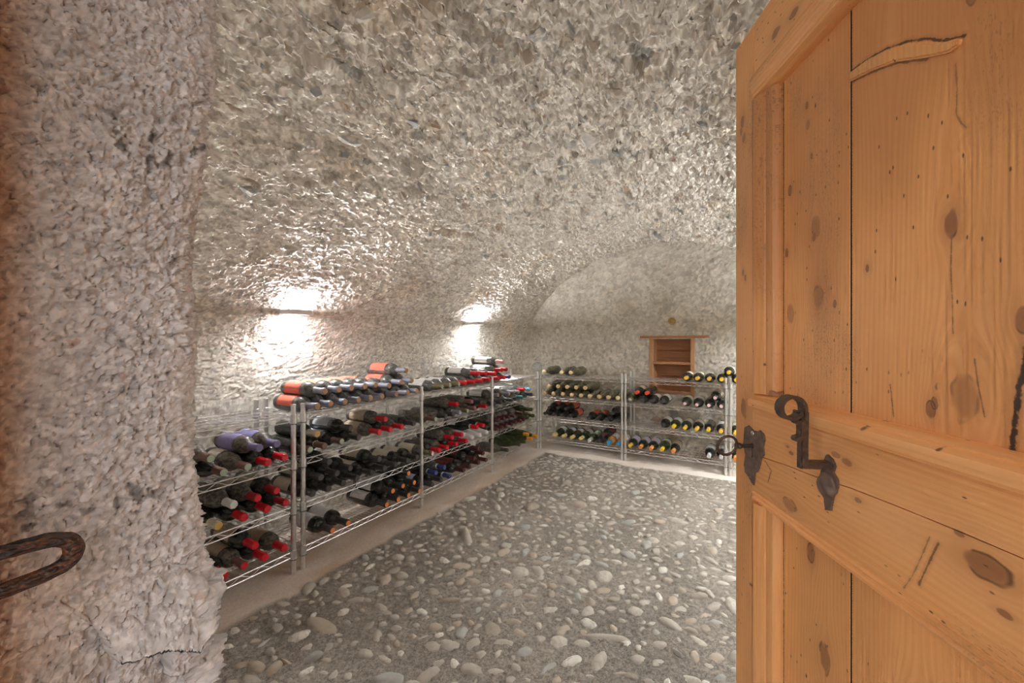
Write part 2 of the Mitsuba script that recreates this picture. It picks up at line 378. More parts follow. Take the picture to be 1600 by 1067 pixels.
scene['floor_mat'] = {'type': 'twosided', 'bsdf': {'type': 'bumpmap', 'grain': proc(lambda p, n, uv: noise(p.x * 240, p.y * 240, 0.5), 1e-3), 'scale': 0.003,
                      'bsdf': {'type': 'principled', 'base_color': proc(floor_color), 'roughness': 0.9, 'specular': 0.25}}}
gx = np.arange(-2.5, 0.86, 0.0085); gy = np.concatenate([np.arange(-0.4, 0.7, 0.05), np.arange(0.7, 2.6, 0.0075), np.arange(2.6, 4.56, 0.011)])
XX, YY = [m.ravel() for m in np.meshgrid(gx, gy, indexing='ij')]
q = np.stack([XX, YY, XX * 0], -1)
m = np.clip(margin_np(XX, YY) / 0.04, 0, 1)
floor_z = 0.004 * (mf(q * 4, 3, 72) - 0.5) + m * (0.016 * (mf(q * 9, 3, 73) - 0.62) + 0.008 * (mn(q * 70, 74) - 0.5) + 0.004 * (mn(q * 110, 75) - 0.5))
def floor_at(x, y):
    i = min(int(np.searchsorted(gx, x)), len(gx) - 1); j = min(int(np.searchsorted(gy, y)), len(gy) - 1)
    return floor_z[i * len(gy) + j]
floor = single('floor', mikit.ply((np.stack([XX, YY, floor_z], 1), grid_faces(len(gx), len(gy))), 'floor_mat', smooth=True),
               'cellar floor of cobbles bedded in grit with a smooth earth strip along the racks', kind='structure')
COB = [(0.42, 0.375, 0.32), (0.50, 0.455, 0.39), (0.43, 0.355, 0.28), (0.375, 0.365, 0.335), (0.66, 0.62, 0.55), (0.335, 0.285, 0.23)]
for i, c in enumerate(COB):
    def cob(p, n, uv, c=c, i=i):
        k = 0.78 + 0.36 * fbm(p.x * 45 + i, p.y * 45, p.z * 45, octaves=3)
        return mix((c[0] * k, c[1] * k, c[2] * k), (0.36, 0.33, 0.29), 0.5 * smoothstep(0.55, 0.75, noise(p.x * 130, p.y * 130, i)))
    mat(f'cobble_{i}', proc(cob), 0.75, spec=0.35)
r = np.random.default_rng(21)
def pebble(seed, sub=2):
    s = trimesh.creation.icosphere(subdivisions=sub)
    v = s.vertices.copy()
    v *= (1 + 0.55 * (mf(v * 1.2 + seed * 3.7, 2, seed) - 0.5))[:, None]
    v[:, 2] = np.sign(v[:, 2]) * np.abs(v[:, 2]) ** 0.85
    s = trimesh.Trimesh(v, s.faces)
    return s.slice_plane([0, 0, -0.35], [0, 0, 1])
pebbles = [pebble(i) for i in range(7)]
small_pebbles = [pebble(i, 1) for i in range(7)]
pebble_ply = [[mikit.ply(p, f'cobble_{i}', smooth=60) for i in range(len(COB))] for p in pebbles]
spots = []; cell = {}
tries = 0
while len(spots) < 1700 and tries < 45000:
    tries += 1
    x, y = r.uniform(-1.84, 0.72), r.uniform(0.72, 3.88)
    rad = float(np.clip(r.lognormal(math.log(0.0225), 0.40), 0.012, 0.052))
    if margin_np(np.array([x]), np.array([y]))[0] < rad * 0.8: continue
    gi, gj = int(x // 0.12), int(y // 0.12); ok = True
    for a in (-1, 0, 1):
        for b in (-1, 0, 1):
            for (X, Y, Q) in cell.get((gi + a, gj + b), ()):
                if (X - x) ** 2 + (Y - y) ** 2 < (1.02 * (rad + Q) + 0.006) ** 2: ok = False
    if not ok: continue
    cell.setdefault((gi, gj), []).append((x, y, rad)); spots.append((x, y, rad))
def seen_size(s):
    x, y, rad = s
    Zc = -x * SY + y * CY; Xc = x * CY + y * SY
    u, v = Xc / Zc, CAM[2] / Zc
    return rad / Zc if (-0.8 < u < 0.545 and v < 0.86) else rad / Zc * 0.01
spots.sort(key=lambda s: -seen_size(s))
rest = [[] for _ in range(2)]
for k, (x, y, rad) in enumerate(spots):
    L = rad * r.uniform(1.05, 1.75); W = rad * r.uniform(0.7, 1.0); H = rad * r.uniform(0.50, 0.85)
    if r.random() < 0.06: L *= 1.5; W *= 0.6
    ang = YAW + r.normal(0, 0.8)
    M = np.eye(4)
    Rz = trimesh.transformations.euler_matrix(r.normal(0, 0.20), r.normal(0, 0.20), ang)[:3, :3]
    M[:3, :3] = Rz @ np.diag([L, W, H]); M[:3, 3] = (x, y, floor_at(x, y) - 0.46 * H + r.uniform(-0.20, 0.16) * H)
    c = r.choice(len(COB), p=[.28, .24, .16, .12, .09, .11])
    if k < 300:
        part(floor, 'cobblestone', pebble_ply[r.integers(7)][c], to_world=T(M.tolist()))
    else:
        p = (pebbles if k < 620 else small_pebbles)[r.integers(7)].copy(); p.apply_transform(M)
        rest[c % 2].append(p)
part(floor, 'small_cobbles', mikit.ply(cat(rest[0]), 'cobble_0', smooth=60), kind='stuff')
part(floor, 'pale_cobbles', mikit.ply(cat(rest[1]), 'cobble_1', smooth=60), kind='stuff')
mat('outside_stone', (0.42, 0.40, 0.37), 0.9)
single('ground', mikit.ply(box(-5, 5, -7, -0.38, -0.12, -0.015), 'outside_stone'), 'stone paving outside the doorway', kind='structure')

# ------------------------------------------------------------------ wall lamps (they light the cellar; right pair added as unseen fill)
mat('lamp_body', (0.72, 0.71, 0.69), 0.45)
COOL = (0.97, 1.0, 1.0)
def wall_lamp(x_wall, y, side, label, up=0.9, down=0.27):
    k = thing('wall_lamp', label, 'wall lamp', 'slim up and down wall lamps')
    z = 1.352; out = 0.11
    x0, x1 = (x_wall - 0.05, x_wall + out) if side > 0 else (x_wall - out, x_wall + 0.05)
    part(k, 'housing', mikit.ply(box(x0, x1, y - 0.075, y + 0.075, z - 0.014, z + 0.014, 0.003), 'lamp_body'))
    xa, xb = (x_wall + 0.02, x_wall + out - 0.012) if side > 0 else (x_wall - out + 0.012, x_wall - 0.02)
    for s, w in ((1, up), (-1, down)):
        zz = z + s * 0.0148
        m = trimesh.Trimesh([(xa, y - 0.055, zz), (xb, y - 0.055, zz), (xb, y + 0.055, zz), (xa, y + 0.055, zz)], [(0, 1, 2), (0, 2, 3)] if s > 0 else [(0, 2, 1), (0, 3, 2)], process=False)
        d = mikit.ply(m, 'lamp_body')
        d['emitter'] = {'type': 'area', 'radiance': rgb([LAMP * w * c for c in COOL])}
        part(k, 'diffuser', d)
wall_lamp(-2.375, 1.44, 1, 'slim wall lamp glowing on the left wall, the nearer and larger of the two')
wall_lamp(-2.375, 3.27, 1, 'slim wall lamp glowing on the left wall, the farther and smaller of the two')
wall_lamp(0.675, 2.30, -1, 'added fill lamp, unseen on the right wall behind the open door, the nearer one', 0.5, 0.9)  # added to even out the light, no such lamp is seen
wall_lamp(0.675, 3.75, -1, 'added fill lamp, unseen on the right wall behind the open door, the farther one', 0.5, 0.9)  # second added lamp, unseen, brightens racks and floor

# ------------------------------------------------------------------ chrome wire racks
mat('joint_shade_mat', (0.035, 0.018, 0.010), 0.8, spec=0.2)  # near-black colour that paints shade and dirt into the door joints
mat('chrome', (0.90, 0.89, 0.87), 0.34, metal=1.0)
mat('wire', (0.92, 0.91, 0.90), 0.38, metal=1.0)
mat('collar_mat', (0.80, 0.79, 0.775), 0.38, metal=1.0)
mat('rubber', (0.05, 0.05, 0.05), 0.6)
DECK = [0.802, 0.570, 0.343, 0.115]       # height of the wire decks, top to bottom
POST_H, DEPTH = 0.86, 0.345
prof = [(0.0, 0.012)]
zz = 0.012
prof.append((0.0125, zz))
while zz < 0.845:
    prof += [(0.0127, zz + 0.0012), (0.0127, zz + 0.0235), (0.0118, zz + 0.0245)]
    zz += 0.0254
prof += [(0.0127, zz), (0.0127, POST_H - 0.003), (0.0105, POST_H), (0.0, POST_H)]
post_ply = mikit.ply(lathe(prof, 12), 'chrome', smooth=35)
foot_ply = mikit.ply(lathe([(0, 0.0), (0.013, 0.0), (0.014, 0.004), (0.0125, 0.012), (0.006, 0.013)], 12), 'collar_mat', smooth=35)
collar_ply = mikit.ply(lathe([(0.0128, -0.040), (0.0178, -0.040), (0.0178, -0.034), (0.0164, -0.033), (0.0158, 0.006), (0.0128, 0.008)], 14), 'collar_mat', smooth=35)
ring_ply = mikit.ply(lathe([(0.0127, -0.0022), (0.0182, -0.0022), (0.0182, 0.0012), (0.0127, 0.0012)], 14), 'rubber', smooth=35)

def rack(label, frame, posts, group='chrome wire wine racks'):
    """frame: 4x4 placing (along, depth, up); posts: positions along the front."""
    k = thing('wire_rack', label, 'wire rack', group)
    F = np.array(frame, float)
    def at(u, w, z): M = np.eye(4); M[:3, 3] = (u, w, z); return T((F @ M).tolist())
    for u in posts:
        for w in (0.0, DEPTH):
            p = part(k, 'post', post_ply, to_world=at(u, w, 0))
            part(p, 'foot', foot_ply, to_world=at(u, w, 0))
            for dz in DECK:
                part(p, 'collar', collar_ply, to_world=at(u, w, dz))
                part(p, 'collar_ring', ring_ply, to_world=at(u, w, dz - 0.0405))
    for u0, u1 in zip(posts[:-1], posts[1:]):
        a0, a1 = u0 + 0.016, u1 - 0.016
        w0, w1 = 0.0, DEPTH
        def edge(p, q, n):
            """One lattice edge: two rails and the zigzag between them."""
            p, q = np.array(p, float), np.array(q, float)
            rails = rods([(p + (0, 0, z), q + (0, 0, z)) for z in (-0.003, -0.031)], 0.0027, 6)
            pts = [p + (q - p) * (i / n) + np.array([0, 0, -0.004 if i % 2 else -0.030]) for i in range(n + 1)]
            zig = []
            for i in range(n):   # blunt corners
                zig.append((pts[i] + 0.1 * (pts[i + 1] - pts[i]), pts[i] + 0.9 * (pts[i + 1] - pts[i])))
                if i < n - 1: zig.append((pts[i] + 0.9 * (pts[i + 1] - pts[i]), pts[i + 1] + 0.1 * (pts[i + 2] - pts[i + 1])))
            return mikit.ply(cat([rails, rods(zig, 0.0018, 5)]), 'wire', smooth=50)
        edges = [edge((a0, w0, 0), (a1, w0, 0), 18), edge((a0, w1, 0), (a1, w1, 0), 18), edge((u0, w0 + .016, 0), (u0, w1 - .016, 0), 7), edge((u1, w0 + .016, 0), (u1, w1 - .016, 0), 7)]
        deck = [((u, w0, -0.0015), (u, w1, -0.0015)) for u in np.arange(a0 + 0.014, a1, 0.0255)]
        under = [((a0, w, -0.0055), (a1, w, -0.0055)) for w in (0.09, 0.175, 0.26)]
        deck_ply = mikit.ply(cat([rods(deck, 0.0014, 4), rods(under, 0.0024, 5)]), 'wire', smooth=60)
        for dz in DECK:
            s = part(k, 'shelf', deck_ply, to_world=at(0, 0, dz), kind='stuff')
            for e in edges: part(s, 'lattice_edge', e, to_world=at(0, 0, dz))
    return k
XS, YB = -2.006, 4.0385
left_frame = [[0, -1, 0, XS], [1, 0, 0, 0], [0, 0, 1, 0], [0, 0, 0, 1]]
back_frame = [[1, 0, 0, 0], [0, 1, 0, YB], [0, 0, 1, 0], [0, 0, 0, 1]]
rack('chrome wire wine rack on the left, nearest and partly hidden by the plaster doorway', left_frame, [0.352, 1.2325])
rack('long three-bay chrome wire wine rack along the left wall under the lamps', left_frame, [1.2845, 2.170, 3.085, 4.003])
rack('chrome wire wine rack against the end wall, in the corner beside the long rack', back_frame, [-1.9915, -1.094])
rack('chrome wire wine rack against the end wall below the wooden niche', back_frame, [-1.0585, -0.181])
rack('chrome wire wine rack at the end wall, mostly hidden by the open door', back_frame, [-0.1455, 0.66])

# ------------------------------------------------------------------ wine bottles
def dusty(base, dust, lo, hi, s=55):
    def fn(p, n, uv): return mix(base, dust, smoothstep(lo, hi, fbm(p.x * s, p.y * s, p.z * s, octaves=3)))
    return proc(fn)
mat('glass_dark', dusty((0.010, 0.011, 0.009), (0.050, 0.047, 0.042), 0.45, 0.8), 0.13, spec=0.6, coat=0.4)
mat('glass_dust', dusty((0.055, 0.05, 0.042), (0.17, 0.155, 0.13), 0.3, 0.75, 90), 0.42, spec=0.4)
mat('glass_grey', dusty((0.07, 0.07, 0.066), (0.17, 0.165, 0.155), 0.3, 0.75, 70), 0.30, spec=0.5)
mat('glass_olive', dusty((0.055, 0.05, 0.025), (0.20, 0.185, 0.13), 0.3, 0.75, 70), 0.35, spec=0.5)
mat('glass_green', dusty((0.025, 0.035, 0.012), (0.09, 0.09, 0.05), 0.45, 0.85), 0.16, spec=0.6)
mat('glass_amber', dusty((0.55, 0.24, 0.045), (0.62, 0.33, 0.10), 0.3, 0.8), 0.15, spec=0.6, coat=0.4)
def tissue(p, n, uv): return mix((0.62, 0.60, 0.58), (0.80, 0.78, 0.76), fbm(p.x * 60, p.y * 60, p.z * 60, octaves=3))
scene['glass_paper'] = {'type': 'twosided', 'bsdf': {'type': 'bumpmap', 'w': proc(lambda p, n, uv: fbm(p.x * 70, p.y * 70, p.z * 70, octaves=2)), 'scale': 0.01, 'bsdf': {'type': 'principled', 'base_color': proc(tissue), 'roughness': 0.7}}}
def paperlike(c):
    def fn(p, n, uv):
        k = 0.86 + 0.26 * fbm(p.x * 70, p.y * 70, p.z * 70, octaves=3)
        return mi.Color3f(c[0] * k, c[1] * k, c[2] * k)
    return proc(fn)
LABEL = {'red': (0.72, 0.17, 0.12), 'orangered': (0.62, 0.17, 0.08), 'cream': (0.56, 0.52, 0.42), 'white': (0.68, 0.67, 0.66), 'tan': (0.44, 0.35, 0.26), 'purple': (0.25, 0.23, 0.42),
         'maroon': (0.115, 0.030, 0.026), 'bluewhite': (0.50, 0.55, 0.62), 'palegreen': (0.50, 0.60, 0.44), 'lilac': (0.57, 0.54, 0.62)}
for n_, c_ in LABEL.items(): mat('label_' + n_, paperlike(tuple(min(0.9, x * 1.25) for x in c_)), 0.7, spec=0.25)
CAPC = {'red': (0.60, 0.012, 0.022), 'darkred': (0.33, 0.018, 0.025), 'maroon': (0.16, 0.075, 0.07), 'grey': (0.27, 0.27, 0.33), 'black': (0.045, 0.042, 0.042), 'brown': (0.17, 0.085, 0.065), 'purple': (0.17, 0.15, 0.30),
        'white': (0.66, 0.65, 0.63), 'cream': (0.62, 0.55, 0.40), 'orange': (0.72, 0.22, 0.05), 'olive': (0.16, 0.13, 0.06), 'mauve': (0.24, 0.10, 0.10), 'winered': (0.075, 0.022, 0.024), 'blue': (0.045, 0.06, 0.22),
        'violet': (0.12, 0.07, 0.20), 'pink': (0.78, 0.50, 0.50), 'teal': (0.05, 0.20, 0.19), 'skyblue': (0.22, 0.45, 0.66), 'green': (0.05, 0.055, 0.02), 'orangefoil': (0.76, 0.35, 0.035), 'pale': (0.80, 0.66, 0.36),
        'tancork': (0.66, 0.46, 0.24), 'yellow': (0.74, 0.53, 0.20), 'brightyellow': (0.84, 0.56, 0.03), 'gold': (0.60, 0.36, 0.09), 'goldorange': (0.72, 0.33, 0.08), 'bluewax': (0.03, 0.33, 0.72), 'scarlet': (0.72, 0.09, 0.05),
        'silver': (0.55, 0.55, 0.56), 'greenend': (0.36, 0.44, 0.33), 'copper': (0.45, 0.22, 0.10), 'steel': (0.33, 0.36, 0.42)}
for n_, c_ in CAPC.items(): mat('cap_' + n_, c_, 0.38, spec=0.5)
# capsule -> (sleeve, end, band, words)
CAPS = {'red': ('red', None, None, 'red-capped'), 'darkred': ('darkred', 'red', None, 'dark-red-capped'), 'maroon': ('maroon', 'red', None, 'dusky-red-capped'), 'grey': ('grey', 'copper', None, 'grey-capped'),
        'black': ('black', None, None, 'black-capped'), 'brown': ('brown', 'greenend', None, 'brown-capped'), 'purple': ('purple', None, None, 'purple-capped'), 'white': ('white', None, None, 'white-capped'),
        'cream': ('cream', 'gold', None, 'cream-capped'), 'orange': ('black', 'orange', None, 'orange-tipped'), 'olive': ('olive', 'greenend', None, 'olive-capped'), 'brownband': ('brown', None, 'cream', 'brown-capped white-banded'),
        'steelband': ('steel', None, 'white', 'steel-capped'), 'mauve': ('mauve', None, None, 'mauve-capped'), 'pinktop': ('olive', 'pink', None, 'pink-tipped'), 'redband': ('red', None, 'white', 'red-capped white-banded'),
        'winered': ('winered', None, None, 'wine-red-capped'), 'blueband': ('blue', None, 'white', 'blue-capped white-banded'), 'violet': ('violet', None, None, 'violet-capped'), 'pinkwhite': ('pink', None, 'white', 'pale-pink-capped'),
        'teal': ('teal', None, None, 'teal-capped'), 'skyblue': ('skyblue', None, None, 'sky-blue-capped'), 'green': ('green', None, None, 'green-necked'), 'orangefoil': ('orangefoil', None, None, 'orange-foiled'),
        'palecork': ('pale', None, None, 'pale-corked'), 'tancork': ('tancork', None, None, 'tan-corked'), 'yellow': ('yellow', None, 'white', 'yellow-capped'), 'brightyellow': ('brightyellow', None, None, 'bright-yellow-capped'),
        'gold': ('gold', 'brightyellow', None, 'gold-capped'), 'goldorange': ('goldorange', 'orange', None, 'orange-capped'), 'bluewax': ('bluewax', None, None, 'blue-waxed'), 'scarlet': ('scarlet', None, None, 'scarlet-capped'),
        'silver': ('silver', None, None, 'silver-capped'), 'pinkdisc': ('black', 'pink', None, 'pink-topped'), 'paper': None}
GLASSW = {'dark': 'dark', 'dust': 'dusty', 'grey': 'grey', 'olive': 'olive', 'green': 'green', 'amber': 'amber', 'paper': 'paper-wrapped'}
LABELW = {'none': '', 'red': 'red-labelled', 'orangered': 'orange-labelled', 'cream': 'cream-labelled', 'white': 'white-labelled', 'tan': 'tan-labelled', 'purple': 'purple-labelled', 'maroon': 'maroon-labelled',
          'bluewhite': 'bluish-labelled', 'palegreen': 'green-labelled', 'lilac': 'lilac-labelled'}
RAD = {'B': 0.0424, 'U': 0.0455, 'C': 0.0470, 'W': 0.0470}
def arc_pts(cr, cz, rr, t0, t1, n): return [(cr + rr * math.cos(t), cz + rr * math.sin(t)) for t in np.linspace(t0, t1, n)]
def bottle_shape(kind):
    """(glass profile, label span, capsule radius and span, neck radius)"""
    if kind == 'B':
        R = RAD['B']; L = 0.338
        pr = [(0, 0.012), (0.022, 0.006), (R - 0.008, 0.0), (R - 0.002, 0.003), (R, 0.010), (R, 0.205)]
        pr += [(R - 0.0022, 0.219), (R - 0.0075, 0.231), (R - 0.0155, 0.241), (0.0205, 0.249), (0.0172, 0.258), (0.0163, 0.27), (0.0160, 0.318), (0.0176, 0.320), (0.0176, 0.329), (0.0160, 0.331), (0.0158, L), (0, L)]
        return pr, (0.038, 0.178), (0.258, L), 0.0166
    if kind == 'U':
        R = RAD['U']; L = 0.338
        pr = [(0, 0.012), (0.024, 0.006), (R - 0.008, 0.0), (R - 0.002, 0.003), (R, 0.010), (R, 0.165)]
        pr += [(R - 0.0012, 0.180), (R - 0.0050, 0.197), (R - 0.0115, 0.216), (R - 0.0195, 0.238), (0.0190, 0.260), (0.0168, 0.276), (0.0160, 0.318), (0.0178, 0.320), (0.0178, 0.329), (0.0160, 0.331), (0.0158, L), (0, L)]
        return pr, (0.045, 0.135), (0.268, L), 0.0168
    R = RAD['C']; L = 0.345
    pr = [(0, 0.016), (0.024, 0.008), (R - 0.009, 0.0), (R - 0.002, 0.003), (R, 0.011), (R, 0.155)]
    pr += [(R - 0.0015, 0.175), (R - 0.0058, 0.200), (R - 0.0130, 0.228), (R - 0.0215, 0.256), (0.0190, 0.284), (0.0172, 0.305), (0.0165, 0.320), (0.0190, 0.322), (0.0190, 0.330), (0.0165, 0.332), (0.0162, L), (0, L)]
    return pr, (0.045, 0.130), ((0.288, L) if kind == 'C' else (0.0, 0.0)), 0.0182
def sleeve(profile, a0, a1, n=20):
    pr = np.array(profile); ang = np.linspace(a0, a1, n)
    v = np.stack([pr[:, None, 0] * np.cos(ang), pr[:, None, 0] * np.sin(ang), np.repeat(pr[:, 1:2], n, 1)], -1).reshape(-1, 3)
    return trimesh.Trimesh(v, grid_faces(len(pr), n), process=False)
SHAPE = {}
for kd in 'BUC':
    pr, lab, cap, nr = bottle_shape(kd)
    R = RAD[kd]; L = pr[-1][1]
    prf = np.array(pr)
    def rad_at(z, prf=prf): return float(np.interp(z, prf[5:, 1], prf[5:, 0]))
    capz = np.array([cap[0], cap[0] + 0.004, cap[0] + 0.02, cap[0] + 0.045, 0.317 if kd != 'C' else 0.319])
    cpr = [(rad_at(cap[0]) - 0.0006, cap[0])] + [(rad_at(z) + 0.0009, z) for z in capz] + [(0.0186 if kd != 'C' else 0.0198, 0.320), (0.0186 if kd != 'C' else 0.0198, 0.331), (0.0172, 0.333), (0.0170, L - 0.0015), (0.0155, L + 0.0008), (0, L + 0.0008)]
    SHAPE[kd] = {'L': L, 'body': mikit.ply(lathe(pr, 22), 'glass_dark', smooth=50),
                 'label': mikit.ply(sleeve([(R + 0.0006, lab[0]), (R + 0.0006, lab[1])], math.pi / 2 - 1.75, math.pi / 2 + 1.75, 18), 'label_cream', smooth=True),
                 'capsule': mikit.ply(lathe(cpr, 14), 'cap_red', smooth=40),
                 'end': mikit.ply(lathe([(0.0148, L + 0.0004), (0.0148, L + 0.0016), (0, L + 0.0018)], 14), 'cap_red'),
                 'band': mikit.ply(lathe([(rad_at(cap[0]) + 0.0003, cap[0] - 0.012), (rad_at(cap[0]) + 0.0016, cap[0] - 0.011), (rad_at(cap[0]) + 0.0016, cap[0] + 0.003), (rad_at(cap[0]), cap[0] + 0.004)], 14), 'cap_white', smooth=40)}
# cork with its wire cage on the sparkling bottles: short and bulbous
SHAPE['C']['cork'] = mikit.ply(lathe([(0.0172, 0.325), (0.0178, 0.345), (0.0215, 0.350), (0.0225, 0.358), (0.0195, 0.367), (0.010, 0.371), (0, 0.3715)], 14), 'cap_tancork', smooth=40)
wp = [(0, 0), (0.035, 0.0), (0.046, 0.006), (0.047, 0.02), (0.0468, 0.17), (0.044, 0.20), (0.034, 0.245), (0.026, 0.28), (0.022, 0.31), (0.020, 0.335), (0.008, 0.343), (0, 0.343)]
wm = lathe(wp, 26); wm = wm.subdivide()
wv = wm.vertices.copy(); rr_ = np.linalg.norm(wv[:, :2], axis=1, keepdims=True)
wv[:, :2] *= 1 + 0.16 * (mf(wv * 38, 3, 91) - 0.5)[:, None]
SHAPE['W'] = {'L': 0.343, 'body': mikit.ply(trimesh.Trimesh(wv, wm.faces), 'glass_paper', smooth=50)}

TABLE = '''A2|0.05|0 0.786 U dark none brown;0 0.892 U dark none brown;0 0.987 U dust cream brown;0 1.077 B dark none red;0 1.163 B dark none red;1 0.839 U dust none brown;1 1.037 B dust purple purple;1 1.1235 B dust purple purple
A3|0.04|0 0.878 U dark none cream;0 0.981 B dark none red;0 1.086 B dark none red;0 1.173 B dark none darkred;1 0.934 U dust none white;1 1.034 U dust cream darkred;1 1.129 B dark cream darkred
A4|0.02|0 0.906 B dark none red;0 0.992 B dust tan maroon;0 1.079 B dark none red;0 1.176 B dust tan red;1 1.035 B dark tan red
B1|0.07|0 1.315 B grey red grey;0 1.401 B grey red grey;0 1.487 B grey red grey;0 1.573 B grey red grey;0 1.659 B grey red grey;0 1.745 B grey red grey;0 1.870 B grey red grey;0 1.964 B grey red grey;0 2.050 B grey red grey;1 1.358 B grey red grey;1 1.444 B grey red grey;1 1.530 B grey red grey;1 1.616 B grey red grey;1 1.702 B grey red grey;1 1.808 B grey red grey;1 1.917 B grey red grey;1 2.007 B grey red grey;2 1.960 B grey red grey
B2|0.01|0 1.315 B dark none brown;0 1.401 B dark tan brownband;0 1.513 B dark bluewhite brown;0 1.623 B dark none black;0 1.787 B dust tan red;0 1.876 B dark none red;0 1.972 B dust cream red;0 2.091 B dark none black;1 1.358 B dark none cream;1 1.568 B dark bluewhite black;1 1.832 B dust tan red
B3|0.045|0 1.315 B dark cream black;0 1.401 B dark cream black;0 1.498 B dark none black;0 1.594 B dark cream black;0 1.701 B dark cream black;0 1.802 B dark none black;0 1.889 B dark cream black;0 1.994 B dark cream black;0 2.086 B dark cream black;1 1.358 B dark cream black;1 1.449 B dark none black;1 1.546 B dark cream black;1 1.752 B dark cream black;2 1.406 B dark none black
B4|0.05|0 1.417 B dark white orange;0 1.516 B dark white orange;0 1.810 B dark white orange;0 1.907 B dark none orange;0 1.993 B dark none orange;0 2.090 B dark none orange;1 1.859 B dark white orange;1 1.950 B dark white orange;1 2.042 B dark none orange;2 1.998 B dark none orange
C1|0.05|0 2.330 B grey white olive;0 2.436 B grey white olive;0 2.542 B grey white olive;0 2.639 B grey none red;0 2.742 B grey none red;0 2.848 B grey none red;0 2.973 B grey none red;1 2.795 B grey white red;1 2.911 B grey white red
C2|0.025|0 2.285 B dust none brown;0 2.415 B dust none black;0 2.502 B dark none black;0 2.591 B dark none steelband;0 2.688 B dust none olive;0 2.798 U dust none mauve;0 2.950 B dark none red;1 2.547 B dust none red;1 2.739 B dust none mauve;1 2.877 B dark tan black
C3|0.06|0 2.210 B dust cream pinktop;0 2.296 B dark none red;0 2.386 B dust none red;0 2.500 B dark none red;0 2.617 B dark none red;0 2.716 W paper none paper;0 2.817 W paper none paper;0 2.933 W paper none paper;1 2.443 B dust none red;1 2.558 B dust none red;1 2.767 U dark white redband;1 2.875 U dark none redband
C4|0.05|0 2.226 B dark bluewhite black;0 2.333 B dark none black;0 2.422 U dark none blueband;0 2.595 B dark maroon winered;0 2.689 B dark maroon winered;0 2.819 B dark maroon winered;0 2.918 B dark maroon winered;1 2.279 B dark none blueband;1 2.372 U dust none blueband;1 2.754 B dark maroon winered;1 2.869 B dark maroon winered;2 2.804 B dark maroon winered
D1|0.06|0 3.115 B grey none red;0 3.201 B grey none red;0 3.287 B grey none violet;1 3.044 B grey white red;1 3.158 B grey white red;1 3.244 B grey white red;2 3.201 B grey white pinkwhite
D2|0.02|0 3.115 B dust none black;0 3.207 B dust none black;0 3.293 B dust none black;0 3.407 B dust none black;0 3.501 B dust none black;0 3.620 B dust white teal;0 3.709 B dust none black;0 3.823 B dust none black;1 3.161 B dust white grey;1 3.350 B dust white grey;1 3.454 B grey white grey;1 3.561 B grey white grey;1 3.664 B grey none red;1 3.766 U grey white skyblue
D3|0.04|0 3.115 B dark maroon winered;0 3.201 B dust none winered;0 3.287 B dust none winered;0 3.373 B dust none winered;0 3.459 B dust none winered;0 3.545 B dust none winered;0 3.631 B dust none winered;0 3.839 C green none green;1 3.158 B dust none winered;1 3.244 B dust none winered;1 3.330 B dust none winered;1 3.416 B dust none winered;1 3.588 B dust none winered;0 3.722 C green none green;1 3.780 C green none green
D4|0.05|0 3.267 U dust none black;0 3.506 C green none green;0 3.620 C green none green;0 3.766 C green none orangefoil;0 3.899 C green none orangefoil;1 3.693 C green none orangefoil
E1|0.06|0 -1.925 C olive none palecork;0 -1.717 C olive none palecork;0 -1.615 C olive none palecork
E2|0.06|0 -1.919 C olive none tancork;0 -1.813 C olive none tancork;0 -1.710 C olive none tancork;0 -1.605 C olive none tancork;0 -1.505 C olive none tancork;0 -1.410 C olive none tancork;0 -1.314 C olive none tancork;0 -1.219 C olive none tancork;0 -1.124 C olive none palecork;1 -1.866 C olive none tancork;1 -1.761 C olive none tancork;1 -1.658 C olive none tancork;1 -1.555 C olive none tancork;1 -1.457 C olive none tancork
E3|0.0|0 -1.940 B dark red black;0 -1.837 B dark red black;0 -1.743 B dark red black;0 -1.648 B dark red black;0 -1.442 B dark orangered black;0 -1.347 B dark orangered black;0 -1.247 B dark none black;0 -1.143 B dark none black;1 -1.888 B dark red black;1 -1.790 B dark orangered black;1 -1.695 B dark orangered black;1 -1.195 B dark none black
E4|0.01|0 -1.832 U green white yellow;0 -1.724 U green white yellow;0 -1.626 U green white yellow;0 -1.526 U green white yellow;0 -1.428 B green palegreen white;0 -1.330 B dark none black;0 -1.229 B amber white bluewax;0 -1.127 B amber white bluewax;1 -1.280 B dark maroon winered
F1|0.06|0 -0.500 B dark cream gold;0 -0.407 B dark cream gold;0 -0.311 B dark cream gold;0 -0.213 B dark cream gold
F2|0.06|0 -0.999 U green none olive;0 -0.894 B dark none black;0 -0.800 B dark white black;0 -0.707 B dark white black;0 -0.508 B dark cream pinkdisc;0 -0.407 B dark cream pinkdisc;0 -0.311 B dark none pinkdisc;0 -0.213 B dark none pinkdisc;1 -0.942 B dark tan scarlet;1 -0.847 B dark none scarlet;1 -0.262 B dark tan pinkdisc
F3|0.03|0 -0.703 B dark white black;0 -0.610 B green white brightyellow;0 -0.512 B dark cream gold;0 -0.414 B dark cream gold;0 -0.319 B dark none gold;0 -0.219 B dark white gold
F4|0.03|0 -1.010 B dark lilac gold;0 -0.911 B dark lilac goldorange;0 -0.812 B dark lilac goldorange;0 -0.713 U green palegreen brightyellow;0 -0.614 B dark tan goldorange;0 -0.313 B dark white silver;0 -0.217 B dark white silver
G1|0.06|0 -0.100 B dark cream gold;1 -0.157 B dark cream gold
G3|0.05|0 -0.105 B dark cream gold
G4|0.02|0 -0.106 B dark cream goldorange'''
RACK_WORDS = {'A': 'nearest left rack', 'B': "long rack's near bay", 'C': "long rack's middle bay", 'D': "long rack's far bay", 'E': 'left back rack', 'F': 'right back rack', 'G': 'rack behind door'}
